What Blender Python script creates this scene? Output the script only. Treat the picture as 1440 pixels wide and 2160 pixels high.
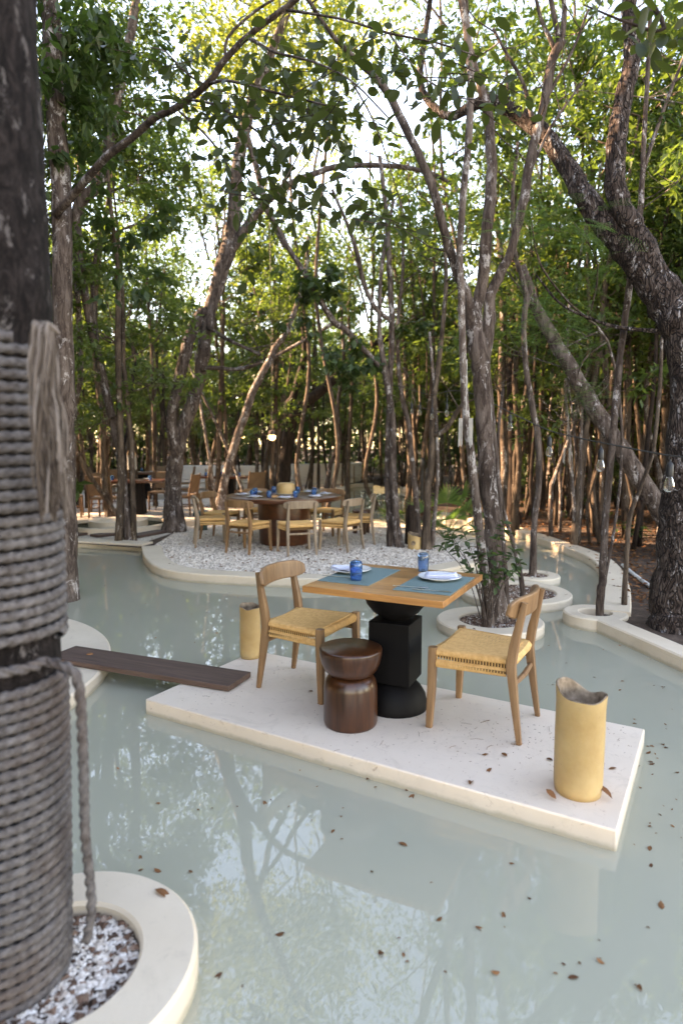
import bpy, math, random
import numpy as np
from mathutils import Vector, Matrix, geometry

for o in list(bpy.data.objects):
    bpy.data.objects.remove(o)
SC = bpy.context.scene
COL = SC.collection
R = math.radians
rnd = random.Random(7)

# ------------------------------------------------------------------ camera
F, PITCH, CH = 1360.0, 0.1045, 1.525        # focal length in photo pixels, downward pitch, eye height over the slab
cam_d = bpy.data.cameras.new('camera')
cam = bpy.data.objects.new('camera', cam_d)
COL.objects.link(cam)
SC.camera = cam
cam.location = (0, 0, CH)
cam.rotation_euler = (math.pi/2-PITCH, 0, 0)
cam_d.sensor_fit = 'VERTICAL'
cam_d.sensor_height = 36
cam_d.lens = 36*F/2160
cam_d.clip_start = 0.05
cam_d.clip_end = 500
cam_d.dof.use_dof = True
cam_d.dof.focus_distance = 4.3
cam_d.dof.aperture_fstop = 1.6

# ------------------------------------------------------------------ sky, sun, exposure
SUN_EL, SUN_AZ = R(27), R(-78)              # azimuth from +Y towards +X : low sun from the left
w = bpy.data.worlds.new('World')
SC.world = w
w.use_nodes = True
nt = w.node_tree
bg = nt.nodes['Background']
sky = nt.nodes.new('ShaderNodeTexSky')
sky.sky_type = 'NISHITA'
sky.sun_disc = False
sky.sun_elevation = SUN_EL
sky.sun_rotation = SUN_AZ
sky.air_density = 1.0
sky.dust_density = 0.2
sky.ozone_density = 1.4
nt.links.new(sky.outputs[0], bg.inputs[0])
bg.inputs[1].default_value = 0.15
sd = bpy.data.lights.new('sun', 'SUN')
sd.energy = 3.8
sd.angle = R(0.5)
sd.color = (1.0, .86, .68)
so = bpy.data.objects.new('sun', sd)
COL.objects.link(so)
sdir = Vector((math.sin(SUN_AZ)*math.cos(SUN_EL), math.cos(SUN_AZ)*math.cos(SUN_EL), math.sin(SUN_EL)))
so.rotation_euler = (-sdir).to_track_quat('-Z', 'Y').to_euler()
so.location = sdir*40
SC.view_settings.view_transform = 'Standard'
SC.view_settings.look = 'None'
SC.view_settings.exposure = 3.17
SC.view_settings.gamma = 1
SC.view_settings.use_white_balance = True      # white balance for open shade
SC.view_settings.white_balance_temperature = 9700
SC.view_settings.white_balance_tint = 22
SC.view_settings.use_curve_mapping = False
SC.cycles.max_bounces = 8
SC.cycles.transparent_max_bounces = 12
SC.cycles.sample_clamp_indirect = 6
SC.cycles.caustics_reflective = False
SC.cycles.caustics_refractive = False
SC.cycles.use_denoising = True
SC.cycles.use_adaptive_sampling = False

# ------------------------------------------------------------------ helpers
def ray(px, py):
    x = (px-720)/F
    v = -(py-1080)/F
    return x, math.cos(PITCH)+v*math.sin(PITCH), -math.sin(PITCH)+v*math.cos(PITCH)
def at(px, py, z=0.0):                      # point of the level z that the photograph shows at a pixel
    d = ray(px, py)
    t = (z-CH)/d[2]
    return Vector((d[0]*t, d[1]*t, z))
def pt(px, py, Y):                          # point at distance Y
    d = ray(px, py)
    t = Y/d[1]
    return Vector((d[0]*t, Y, CH+d[2]*t))

class MB:
    def __init__(s):
        s.v = []; s.f = []; s.mi = []
    def add(s, vs, fs, m=0):
        b = len(s.v)
        s.v += [tuple(p) for p in vs]
        s.f += [tuple(i+b for i in f) for f in fs]
        s.mi += [m]*len(fs)
        return s
    def box(s, c, size, rz=0, m=0, taper=1.0):
        hx, hy, hz = size[0]/2, size[1]/2, size[2]/2
        cs, sn = math.cos(rz), math.sin(rz)
        vs = []
        for z in (-1, 1):
            k = taper if z > 0 else 1
            for x, y in ((-1, -1), (1, -1), (1, 1), (-1, 1)):
                X, Y = x*hx*k, y*hy*k
                vs.append((c[0]+X*cs-Y*sn, c[1]+X*sn+Y*cs, c[2]+z*hz))
        return s.add(vs, [(3, 2, 1, 0), (4, 5, 6, 7), (0, 1, 5, 4), (1, 2, 6, 5), (2, 3, 7, 6), (3, 0, 4, 7)], m)
    def tube(s, path, radii, n=8, m=0, jit=0.0, squash=None, cap=True, rg=None, power=None):
        path = [Vector(p) for p in path]
        k = len(path)
        if not hasattr(radii, '__len__'): radii = [radii]*k
        rg = rg or rnd
        up = None
        vs = []
        for i, p in enumerate(path):
            t = (path[min(i+1, k-1)]-path[max(i-1, 0)])
            if t.length < 1e-9: t = Vector((0, 0, 1))
            t.normalize()
            if up is None:
                up = Vector((1, 0, 0)) if abs(t.x) < .9 else Vector((0, 1, 0))
            up = (up-t*up.dot(t))
            up.normalize()
            w_ = t.cross(up)
            for j in range(n):
                a = 2*math.pi*(j+.5)/n
                ca, sa = math.cos(a), math.sin(a)
                if power:
                    q = (abs(ca)**power+abs(sa)**power)**(-1/power)
                    ca *= q; sa *= q
                r = radii[i]*(1+(rg.uniform(-jit, jit) if jit else 0))
                if squash: sa *= squash
                vs.append(p+up*(ca*r)+w_*(sa*r))
        fs = []
        for i in range(k-1):
            for j in range(n):
                fs.append((i*n+j, i*n+(j+1) % n, (i+1)*n+(j+1) % n, (i+1)*n+j))
        if cap:
            fs.append(tuple(range(n-1, -1, -1)))
            fs.append(tuple((k-1)*n+j for j in range(n)))
        return s.add(vs, fs, m)
    def lathe(s, prof, n=24, c=(0, 0, 0), m=0, closed=False):
        vs = []
        for r, z in prof:
            for j in range(n):
                a = 2*math.pi*j/n
                vs.append((c[0]+r*math.cos(a), c[1]+r*math.sin(a), c[2]+z))
        k = len(prof)
        fs = []
        for i in range(k-1 if not closed else k):
            for j in range(n):
                a, b = i, (i+1) % k
                fs.append((a*n+j, a*n+(j+1) % n, b*n+(j+1) % n, b*n+j))
        if not closed:
            if prof[0][0] > 1e-6: fs.append(tuple(range(n-1, -1, -1)))
            if prof[-1][0] > 1e-6: fs.append(tuple((k-1)*n+j for j in range(n)))
        return s.add(vs, fs, m)
    def build(s, name, mat, parent=None, smooth=True, bevel=0, seg=2, sharp=40):
        me = bpy.data.meshes.new(name)
        me.from_pydata(s.v, [], s.f)
        for mm in (mat if isinstance(mat, (list, tuple)) else [mat]): me.materials.append(mm)
        if max(s.mi, default=0): me.polygons.foreach_set('material_index', s.mi)
        if smooth:
            me.polygons.foreach_set('use_smooth', [True]*len(me.polygons))
            me.set_sharp_from_angle(angle=R(sharp))
        me.update()
        o = bpy.data.objects.new(name, me)
        COL.objects.link(o)
        o.parent = parent
        if bevel:
            b = o.modifiers.new('bevel', 'BEVEL')
            b.width = bevel; b.segments = seg; b.limit_method = 'ANGLE'; b.angle_limit = R(35)
        return o

def tag(o, label=None, cat=None, group=None, kind=None):
    for k, v in (('label', label), ('category', cat), ('group', group), ('kind', kind)):
        if v: o[k] = v
    return o
def thing(name, label, cat, loc=(0, 0, 0), rz=0.0, group=None):
    o = bpy.data.objects.new(name, None)
    COL.objects.link(o)
    o.empty_display_size = .1
    o.location = loc
    o.rotation_euler = (0, 0, rz)
    return tag(o, label, cat, group)
def link(name, me, parent=None, mw=None):
    o = bpy.data.objects.new(name, me)
    COL.objects.link(o)
    o.parent = parent
    if mw is not None: o.matrix_local = mw
    return o
def copy_tree(o, parent=None):
    c = o.copy()
    COL.objects.link(c)
    c.parent = parent
    for ch in list(o.children): copy_tree(ch, c)
    return c
def place(o, loc, rz=0, label=None, group=None, s=None):
    o.location = loc
    o.rotation_euler = (0, 0, rz)
    if label: o['label'] = label
    if group: o['group'] = group
    if s: o.scale = (s, s, s)
    return o
def catmull(P, n):
    P = [Vector(p) for p in P]
    Q = [P[0]*2-P[1]]+P+[P[-1]*2-P[-2]]
    out = []
    for i in range(len(P)-1):
        a, b, c, d = Q[i:i+4]
        for k in range(n):
            t = k/n
            out.append(.5*((2*b)+(c-a)*t+(2*a-5*b+4*c-d)*t*t+(3*b-a-3*c+d)*t**3))
    out.append(P[-1])
    return out
def lerp_list(L, n):
    out = []
    for i in range(len(L)-1):
        for k in range(n): out.append(L[i]+(L[i+1]-L[i])*k/n)
    return out+[L[-1]]

# ------------------------------------------------------------------ materials
def mat(name):
    m = bpy.data.materials.new(name)
    m.use_nodes = True
    n = m.node_tree
    return m, n, n.nodes['Principled BSDF']
def N(n, typ, **kw):
    x = n.nodes.new(typ)
    for k, v in kw.items():
        if k.startswith('i_'):
            key = k[2:]
            x.inputs[int(key) if key.isdigit() else key.replace('_', ' ')].default_value = v
        else: setattr(x, k, v)
    return x
def ramp(n, fac, stops):
    r = n.nodes.new('ShaderNodeValToRGB')
    e = r.color_ramp.elements
    while len(e) < len(stops): e.new(.5)
    for k, (p, c) in enumerate(stops):
        e[k].position = p
        e[k].color = (*c, 1) if len(c) == 3 else c
    n.links.new(fac, r.inputs[0])
    return r.outputs[0]
def coords(n, scale=(1, 1, 1), kind='Object'):
    tc = n.nodes.new('ShaderNodeTexCoord')
    mp = n.nodes.new('ShaderNodeMapping')
    mp.inputs['Scale'].default_value = scale
    n.links.new(tc.outputs[kind], mp.inputs[0])
    return mp.outputs[0]
def noise(n, co, scale, detail=4, rough=.55, dist=0):
    x = N(n, 'ShaderNodeTexNoise')
    x.inputs['Scale'].default_value = scale
    x.inputs['Detail'].default_value = detail
    x.inputs['Roughness'].default_value = rough
    x.inputs['Distortion'].default_value = dist
    n.links.new(co, x.inputs['Vector'])
    return x.outputs[0]
def mixc(n, fac, a, b, mode='MIX'):
    x = N(n, 'ShaderNodeMix', data_type='RGBA', blend_type=mode)
    for sock, v in ((x.inputs[0], fac), (x.inputs[6], a), (x.inputs[7], b)):
        if hasattr(v, 'is_linked'): n.links.new(v, sock)
        elif isinstance(v, (int, float)): sock.default_value = v
        else: sock.default_value = (*v, 1)
    return x.outputs[2]
def bump(n, h, bsdf, strength=.3, dist=.01):
    b = N(n, 'ShaderNodeBump')
    b.inputs['Strength'].default_value = strength
    b.inputs['Distance'].default_value = dist
    n.links.new(h, b.inputs['Height'])
    n.links.new(b.outputs[0], bsdf.inputs['Normal'])
    return b

def plaster(name, c1, c2, stain=(.30, .2, .14), amt=.5):
    m, n, b = mat(name)
    co = coords(n)
    big = noise(n, co, 1.7, 5, .6)
    c = ramp(n, big, [(.3, c1), (.7, c2)])
    sp = noise(n, co, 17, 8, .82, 1.2)
    c = mixc(n, ramp(n, sp, [(.585, (0, 0, 0)), (.70, (amt, amt, amt))]), c, stain)
    st = noise(n, co, 5, 6, .7, 1.5)
    c = mixc(n, ramp(n, st, [(.55, (0, 0, 0)), (.75, (.35, .35, .35))]), c, (.44, .35, .27))
    ge = N(n, 'ShaderNodeNewGeometry')
    sx = N(n, 'ShaderNodeSeparateXYZ'); n.links.new(ge.outputs['Position'], sx.inputs[0])
    ad = N(n, 'ShaderNodeMath', operation='MULTIPLY_ADD', i_1=.05); n.links.new(noise(n, co, 7, 5, .7), ad.inputs[0]); n.links.new(sx.outputs['Z'], ad.inputs[2])
    wl = ramp(n, ad.outputs[0], [(.0, (.62, .62, .62)), (.02, (0, 0, 0))])          # damp stain along the waterline
    ad.inputs[2].default_value = 0
    of = N(n, 'ShaderNodeMath', operation='ADD', i_1=.052); n.links.new(ad.outputs[0], of.inputs[0]); n.links.new(of.outputs[0], wl.node.inputs[0])
    c = mixc(n, wl, c, (.36, .30, .20))
    n.links.new(c, b.inputs['Base Color'])
    b.inputs['Roughness'].default_value = .75
    bump(n, noise(n, co, 38, 8, .7), b, .22, .006)
    return m
M_slab = plaster('slab_plaster', (.68, .55, .445), (.75, .625, .515), (.26, .13, .09), .75)
M_curb = plaster('curb_plaster', (.62, .50, .38), (.71, .59, .465), (.3, .22, .15), .4)
M_floor = plaster('pool_floor_depth_tone', (.38, .41, .34), (.46, .48, .40), (.27, .28, .22), .4)  # darker and greener than the walls, imitating light lost in deep water

def wood(name, c1, c2, axis=0, rough=.45, scale=1.0, obj_var=.25, bstr=.08, coat=0):
    m, n, b = mat(name)
    sc = [14*scale]*3
    sc[axis] = 1.1*scale
    co = coords(n, tuple(sc))
    oi = N(n, 'ShaderNodeObjectInfo')
    va = N(n, 'ShaderNodeVectorMath', operation='ADD')
    cm = N(n, 'ShaderNodeCombineXYZ')
    mu = N(n, 'ShaderNodeMath', operation='MULTIPLY', i_1=31.0)
    n.links.new(oi.outputs['Random'], mu.inputs[0])
    for k in range(3): n.links.new(mu.outputs[0], cm.inputs[k])
    n.links.new(co, va.inputs[0]); n.links.new(cm.outputs[0], va.inputs[1])
    g = noise(n, va.outputs[0], 2.2, 7, .65, .6)
    c = ramp(n, g, [(.25, c1), (.5, tuple((a+b_)/2 for a, b_ in zip(c1, c2))), (.75, c2)])
    hv = N(n, 'ShaderNodeHueSaturation')
    mr = N(n, 'ShaderNodeMapRange', i_3=1-obj_var, i_4=1+obj_var)
    n.links.new(oi.outputs['Random'], mr.inputs[0])
    n.links.new(mr.outputs[0], hv.inputs['Value'])
    n.links.new(c, hv.inputs['Color'])
    n.links.new(hv.outputs[0], b.inputs['Base Color'])
    b.inputs['Roughness'].default_value = rough
    b.inputs['Coat Weight'].default_value = coat
    b.inputs['Coat Roughness'].default_value = .2
    bump(n, g, b, bstr, .004)
    return m
M_top = wood('tabletop_wood', (.25, .088, .028), (.54, .25, .082), 0, .32, 1.0, .3, .04, .2)
M_chair = wood('chair_oak', (.15, .072, .032), (.34, .185, .088), 2, .5, 1.0, .12)
M_chairgrey = wood('chair_grey_oak', (.17, .11, .07), (.34, .25, .175), 2, .6, 1.0, .15)
M_stool = wood('stool_walnut', (.010, .003, .0015), (.105, .034, .012), 2, .30, .8, .1, .04, .2)
M_round = wood('round_table_wood', (.04, .012, .005), (.13, .038, .013), 0, .28, .6, .15, .03, .2)
M_black = wood('black_stained_wood', (.003, .0025, .0025), (.006, .005, .005), 2, .6, 1.0, .05)
M_black.node_tree.nodes['Principled BSDF'].inputs['Specular IOR Level'].default_value = .14
M_board = wood('weathered_board', (.055, .03, .022), (.13, .075, .058), 0, .7, 1.0, .1, .25)
M_brown = wood('brown_chair_wood', (.07, .035, .016), (.17, .085, .04), 2, .5, 1.0, .2)
M_post = wood('post_wood', (.22, .12, .06), (.4, .25, .13), 2, .7, 1.0, .2)

def simple(name, c, rough=.5, c2=None, scale=8, bstr=0, bscale=40, **kw):
    m, n, b = mat(name)
    co = coords(n)
    if c2 is not None:
        n.links.new(ramp(n, noise(n, co, scale, 5), [(.3, c), (.7, c2)]), b.inputs['Base Color'])
    else: b.inputs['Base Color'].default_value = (*c, 1)
    b.inputs['Roughness'].default_value = rough
    for k, v in kw.items(): b.inputs[k.replace('_', ' ')].default_value = v
    if bstr: bump(n, noise(n, co, bscale, 4), b, bstr, .005)
    return m
M_cord = simple('paper_cord', (.60, .325, .115), .75, (.76, .455, .19), 40, .3, 220)
M_cordshade = simple('cord_gap_shade', (.13, .065, .022), .85)  # dark tone stands in for the shade between the cords
M_plate = simple('plate_glaze', (.62, .61, .60), .18, (.70, .69, .68), 60)
M_plateblue = simple('plate_rim', (.16, .17, .2), .25)
M_napkin = simple('napkin_linen', (.50, .53, .66), .9, (.58, .60, .72), 20, .25, 300)
M_matteal = None
M_steel = simple('cutlery_steel', (.55, .55, .55), .22, Metallic=1.0)
M_glass = simple('blue_glass', (.10, .38, .85), .03, Transmission_Weight=.85, IOR=1.45)
M_glass2 = simple('pale_blue_glass', (.35, .58, .90), .03, Transmission_Weight=.9, IOR=1.45)
M_bulb = simple('bulb_glass', (.93, .93, .92), .02, Transmission_Weight=.95, IOR=1.2)
M_socket = simple('socket_rubber', (.012, .012, .014), .5)
M_green = simple('green_plastic', (.018, .05, .04), .5, (.025, .065, .05), 10)
M_sofa = simple('sofa_fabric', (.70, .65, .60), .9, (.76, .71, .67), 14, .2, 90)
M_leather = simple('tan_leather', (.13, .075, .042), .6, (.20, .125, .07), 6)
M_macrame = simple('macrame_cotton', (.36, .34, .31), .95, (.46, .43, .40), 30)
M_rust = simple('rusty_metal', (.25, .10, .04), .7)
M_poolamp = simple('pool_lamp', (.62, .78, .74), .4)
M_dark = simple('dark_fixture', (.02, .02, .02), .5)
M_pvc = simple('pvc_pipe', (.6, .6, .58), .5)

def mk_mat():
    m, n, b = mat('teal_placemat')
    co = coords(n, (230, 230, 1))
    ck = N(n, 'ShaderNodeTexWave', wave_type='BANDS', bands_direction='X')
    ck.inputs['Scale'].default_value = .5
    n.links.new(co, ck.inputs[0])
    ck2 = N(n, 'ShaderNodeTexWave', wave_type='BANDS', bands_direction='Y')
    ck2.inputs['Scale'].default_value = .5
    n.links.new(co, ck2.inputs[0])
    mu = N(n, 'ShaderNodeMath', operation='MULTIPLY')
    n.links.new(ck.outputs['Fac'], mu.inputs[0]); n.links.new(ck2.outputs['Fac'], mu.inputs[1])
    n.links.new(ramp(n, mu.outputs[0], [(.1, (.075, .14, .145)), (.8, (.21, .31, .30))]), b.inputs['Base Color'])
    b.inputs['Roughness'].default_value = .7
    bump(n, mu.outputs[0], b, .4, .002)
    return m
M_matteal = mk_mat()

def mk_lantern():
    m, n, b = mat('lantern_resin')
    co = coords(n)
    c = ramp(n, noise(n, co, 4, 5, .6), [(.3, (.42, .255, .10)), (.7, (.58, .395, .19))])
    c = mixc(n, ramp(n, noise(n, co, 30, 3, .5), [(.72, (0, 0, 0)), (.78, (.7, .7, .7))]), c, (.2, .1, .03))
    n.links.new(c, b.inputs['Base Color'])
    b.inputs['Roughness'].default_value = .5
    b.inputs['Subsurface Weight'].default_value = .25
    b.inputs['Subsurface Radius'].default_value = (.05, .03, .01)
    bump(n, noise(n, co, 18, 8, .65), b, .3, .01)
    return m
M_lantern = mk_lantern()
M_lanternin = simple('lantern_inside', (.07, .04, .022), .95, (.36, .26, .18), 18, .6, 30)

def bark(name, dark, light, lichen=(.50, .47, .45), lo=.56, zs=.22, scale=11, bstr=.7, lscale=5, crack=0):
    m, n, b = mat(name)
    co = coords(n, (1, 1, zs))
    g = noise(n, co, scale, 9, .78, .6)
    c = ramp(n, g, [(.36, tuple(x*.3 for x in dark)), (.46, dark), (.62, light)])
    big = noise(n, coords(n), 1.3, 4, .6)
    c = mixc(n, ramp(n, big, [(.35, (.55, .55, .55)), (.65, (0, 0, 0))]), c, tuple(x*.5 for x in dark))
    co2 = coords(n, (1, 1, .5))
    li = noise(n, co2, lscale, 10, .82, .4)
    c = mixc(n, ramp(n, li, [(lo, (0, 0, 0)), (lo+.035, (.9, .9, .9))]), c, lichen)
    h = g
    if crack:
        nz = N(n, 'ShaderNodeTexNoise'); nz.inputs['Scale'].default_value = 9
        co3 = coords(n, (1, 1, .32))
        n.links.new(co3, nz.inputs['Vector'])
        mxv = N(n, 'ShaderNodeMix', data_type='VECTOR'); mxv.inputs[0].default_value = .22
        n.links.new(co3, mxv.inputs[4]); n.links.new(nz.outputs['Color'], mxv.inputs[5])
        v = N(n, 'ShaderNodeTexVoronoi', feature='DISTANCE_TO_EDGE'); v.inputs['Scale'].default_value = crack
        n.links.new(mxv.outputs[1], v.inputs['Vector'])
        e = ramp(n, v.outputs['Distance'], [(.0, (.1, .1, .1)), (.11, (1, 1, 1))])
        c = mixc(n, e, tuple(x*.3 for x in dark), c)
        ad = N(n, 'ShaderNodeMath', operation='MULTIPLY_ADD', i_1=.5)
        n.links.new(g, ad.inputs[0]); n.links.new(e, ad.inputs[2])
        h = ad.outputs[0]
    n.links.new(c, b.inputs['Base Color'])
    b.inputs['Roughness'].default_value = .9
    b.inputs['Specular IOR Level'].default_value = .2
    bump(n, h, b, bstr, .03)
    return m
M_bark = bark('bark_brown', (.07, .048, .04), (.22, .17, .148), (.44, .40, .39), lo=.56, scale=16, lscale=9)
M_barkdark = bark('bark_dark', (.030, .020, .016), (.085, .056, .044), (.3, .28, .26), lo=.64, scale=14, lscale=8)
M_barkpale = bark('bark_pale', (.10, .07, .058), (.24, .19, .165), (.46, .425, .405), lo=.53, lscale=11)
M_barkfar = bark('bark_forest', (.07, .048, .036), (.22, .16, .12), (.44, .39, .36), lo=.585, lscale=7)
M_barkplate = bark('bark_plated', (.055, .036, .03), (.17, .13, .115), (.40, .37, .37), lo=.56, zs=.3, scale=24, bstr=1.0, lscale=15, crack=30)
M_barkfront = bark('bark_front_shaded', (.010, .0065, .006), (.048, .036, .035), (.16, .14, .138), lo=.57, zs=.5, scale=30, bstr=.8, lscale=16)  # darkened overall: shade of neighbouring trees is put into the bark colour

def leafmat(name, c1, c2, tr, trw=.35, rough=.45, spec=.4):
    m, n, b = mat(name)
    g = N(n, 'ShaderNodeNewGeometry')
    oi = N(n, 'ShaderNodeObjectInfo')
    ad = N(n, 'ShaderNodeMath', operation='ADD')
    fr = N(n, 'ShaderNodeMath', operation='FRACT')
    n.links.new(g.outputs['Random Per Island'], ad.inputs[0]); n.links.new(oi.outputs['Random'], ad.inputs[1])
    n.links.new(ad.outputs[0], fr.inputs[0])
    c = ramp(n, fr.outputs[0], [(0, c1), (.8, c2), (1, tuple(min(1, x*1.5) for x in c2))])
    n.links.new(c, b.inputs['Base Color'])
    b.inputs['Roughness'].default_value = rough
    b.inputs['Specular IOR Level'].default_value = spec
    t = N(n, 'ShaderNodeBsdfTranslucent')
    n.links.new(mixc(n, fr.outputs[0], tr, tuple(min(1, x*1.45) for x in tr)), t.inputs[0])
    mx = N(n, 'ShaderNodeMixShader')
    mx.inputs[0].default_value = trw
    out = n.nodes['Material Output']
    n.links.new(b.outputs[0], mx.inputs[1]); n.links.new(t.outputs[0], mx.inputs[2])
    n.links.new(mx.outputs[0], out.inputs[0])
    return m
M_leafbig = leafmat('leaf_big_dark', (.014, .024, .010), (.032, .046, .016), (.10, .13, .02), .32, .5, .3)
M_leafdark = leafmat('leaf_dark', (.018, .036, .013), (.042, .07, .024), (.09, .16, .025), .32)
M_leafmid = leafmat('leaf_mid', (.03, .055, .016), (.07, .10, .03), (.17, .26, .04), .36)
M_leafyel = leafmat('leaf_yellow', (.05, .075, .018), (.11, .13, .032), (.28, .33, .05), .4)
M_leaffeather = leafmat('leaf_feathery', (.045, .09, .03), (.07, .13, .04), (.14, .26, .05), .4)
M_leafrust = leafmat('leaf_rust', (.16, .07, .02), (.26, .12, .04), (.3, .14, .04), .35)
M_dry = leafmat('leaf_dry', (.10, .035, .015), (.24, .10, .04), (.2, .08, .02), .15, .6, .3)

def mk_water():
    m, n, b = mat('milky_pool_water')
    for x in list(n.nodes):
        if x.type != 'OUTPUT_MATERIAL': n.nodes.remove(x)
    out = n.nodes['Material Output']
    co = coords(n)
    di = N(n, 'ShaderNodeBsdfDiffuse')
    n.links.new(ramp(n, noise(n, co, .5, 3), [(.3, (.50, .49, .385)), (.7, (.545, .53, .415))]), di.inputs[0])
    tr = N(n, 'ShaderNodeBsdfTransparent')
    tr.inputs[0].default_value = (.93, .95, .90, 1)
    m1 = N(n, 'ShaderNodeMixShader')
    m1.inputs[0].default_value = .30
    n.links.new(di.outputs[0], m1.inputs[1]); n.links.new(tr.outputs[0], m1.inputs[2])
    gl = N(n, 'ShaderNodeBsdfGlossy')
    gl.inputs['Roughness'].default_value = .015
    fr = N(n, 'ShaderNodeFresnel')
    fr.inputs[0].default_value = 1.27
    m2 = N(n, 'ShaderNodeMixShader')
    fa = N(n, 'ShaderNodeMath', operation='ADD', i_1=.065, use_clamp=True)
    n.links.new(fr.outputs[0], fa.inputs[0]); n.links.new(fa.outputs[0], m2.inputs[0]); n.links.new(m1.outputs[0], m2.inputs[1]); n.links.new(gl.outputs[0], m2.inputs[2])
    bp = N(n, 'ShaderNodeBump')
    bp.inputs['Strength'].default_value = .02
    bp.inputs['Distance'].default_value = .02
    n.links.new(noise(n, coords(n, (1, .7, 1)), 4.5, 3, .5), bp.inputs['Height'])
    n.links.new(bp.outputs[0], gl.inputs['Normal']); n.links.new(bp.outputs[0], fr.inputs['Normal'])
    n.links.new(m2.outputs[0], out.inputs[0])
    return m
M_water = mk_water()

def mk_gravel():
    m, n, b = mat('white_gravel')
    co = coords(n)
    v = N(n, 'ShaderNodeTexVoronoi')
    v.inputs['Scale'].default_value = 55
    n.links.new(co, v.inputs['Vector'])
    sp = N(n, 'ShaderNodeSeparateColor')
    n.links.new(v.outputs['Color'], sp.inputs[0])
    c = ramp(n, sp.outputs[0], [(0, (.46, .37, .30)), (.4, (.70, .61, .53)), (1, (.82, .73, .65))])
    c = mixc(n, ramp(n, v.outputs['Distance'], [(.35, (0, 0, 0)), (.75, (.6, .6, .6))]), c, (.2, .15, .12))
    c = mixc(n, ramp(n, noise(n, co, 1.3, 5, .65), [(.5, (0, 0, 0)), (.75, (.45, .45, .45))]), c, (.34, .25, .19))
    n.links.new(c, b.inputs['Base Color'])
    b.inputs['Roughness'].default_value = .9
    iv = N(n, 'ShaderNodeMath', operation='SUBTRACT', i_0=1.0)
    n.links.new(v.outputs['Distance'], iv.inputs[1])
    bump(n, iv.outputs[0], b, .7, .012)
    return m
M_gravel = mk_gravel()
def mk_litter():
    m, n, b = mat('forest_soil')
    co = coords(n)
    c = ramp(n, noise(n, co, 9, 7, .7, .8), [(.3, (.025, .014, .010)), (.5, (.07, .04, .026)), (.72, (.17, .11, .08))])
    c = mixc(n, ramp(n, noise(n, co, .6, 4), [(.45, (0, 0, 0)), (.7, (.4, .4, .4))]), c, (.11, .07, .05))
    n.links.new(c, b.inputs['Base Color'])
    b.inputs['Roughness'].default_value = .95
    bump(n, noise(n, co, 22, 6, .7), b, .8, .03)
    return m
M_soil = mk_litter()
def island_mat(name, stops, rough=.85):
    m, n, b = mat(name)
    g = N(n, 'ShaderNodeNewGeometry')
    n.links.new(ramp(n, g.outputs['Random Per Island'], stops), b.inputs['Base Color'])
    b.inputs['Roughness'].default_value = rough
    return m
M_stones = island_mat('gravel_stones', [(0, (.55, .45, .37)), (.5, (.76, .67, .6)), (.93, (.86, .79, .73)), (1, (.22, .12, .08))])
M_chips = island_mat('bark_chips', [(0, (.05, .025, .015)), (.45, (.16, .08, .05)), (.72, (.26, .15, .1)), (.86, (.5, .42, .36)), (1, (.62, .56, .5))])
def rope_mat():
    m, n, b = mat('jute_rope')
    co = coords(n)
    c = ramp(n, noise(n, co, 40, 6, .7), [(.3, (.03, .022, .02)), (.7, (.155, .138, .137))])  # fibre tone lowered to carry the shade of neighbouring trees
    c = mixc(n, ramp(n, noise(n, co, 3, 3), [(.5, (0, 0, 0)), (.7, (.6, .6, .6))]), c, (.075, .042, .028))
    n.links.new(c, b.inputs['Base Color'])
    b.inputs['Roughness'].default_value = .95
    bump(n, noise(n, co, 160, 3), b, .4, .003)
    return m
M_rope = rope_mat()
M_tassel = island_mat('tassel_fibre', [(0, (.04, .025, .018)), (.45, (.11, .08, .062)), (.85, (.20, .16, .14)), (1, (.3, .26, .24))], .9)

# ------------------------------------------------------------------ ground, pool and walls
WZ = -.09
island_front = [at(*p, .02) for p in [(299, 1152), (302, 1168), (311, 1181), (331, 1195), (369, 1205), (428, 1211), (486, 1214), (544, 1217), (640, 1220), (760, 1220), (850, 1214), (923, 1203), (1010, 1186)]]
island_back = [Vector(p) for p in [(2.2, 9.0, .02), (2.3, 9.8, .02), (2.05, 10.9, .02), (1.5, 11.9, .02), (.7, 12.5, .02), (-.5, 12.7, .02), (-1.4, 13.2, .02)]]
pond_left = [Vector(p) for p in [(-1.5, 14.6, .02), (-1.0, 16.6, .02), (-.3, 18.8, .02), (.1, 21.6, .02), (.45, 24.2, .02), (1.2, 24.4, .02)]]
wall_back = [Vector(p) for p in [(2.05, 22.6, .02), (2.2, 20.4, .02), (1.75, 17.8, .02), (1.62, 15.6, .02), (1.78, 14.4, .02), (2.2, 13.5, .02), (2.75, 12.6, .02)]]
wall_right = [Vector(p) for p in [(2.99, 11.69, .02), (3.21, 10.05, .02), (3.32, 8.74, .02), (3.18, 7.87, .02), (2.86, 6.91, .02), (2.52, 6.1, .02), (2.36, 5.75, .02)]]
wall_near = [Vector(p) for p in [(2.2, 5.42, .02), (2.43, 4.42, .02), (2.62, 3.4, .02), (2.85, 2.0, .02), (2.95, .7, .02)]]
left_wall = [Vector((-9.0, 10.9, .02)), Vector((-6.5, 10.5, .02)), at(140, 1140, .02), at(299, 1148, .02)]
outline = (left_wall[:-1]+catmull(island_front, 3)+catmull(island_back, 3)+catmull(pond_left, 3)+catmull(wall_back, 3)
           + catmull(wall_right, 3)+catmull(wall_near, 3)+[Vector((-9, .7, .02))])

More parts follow.
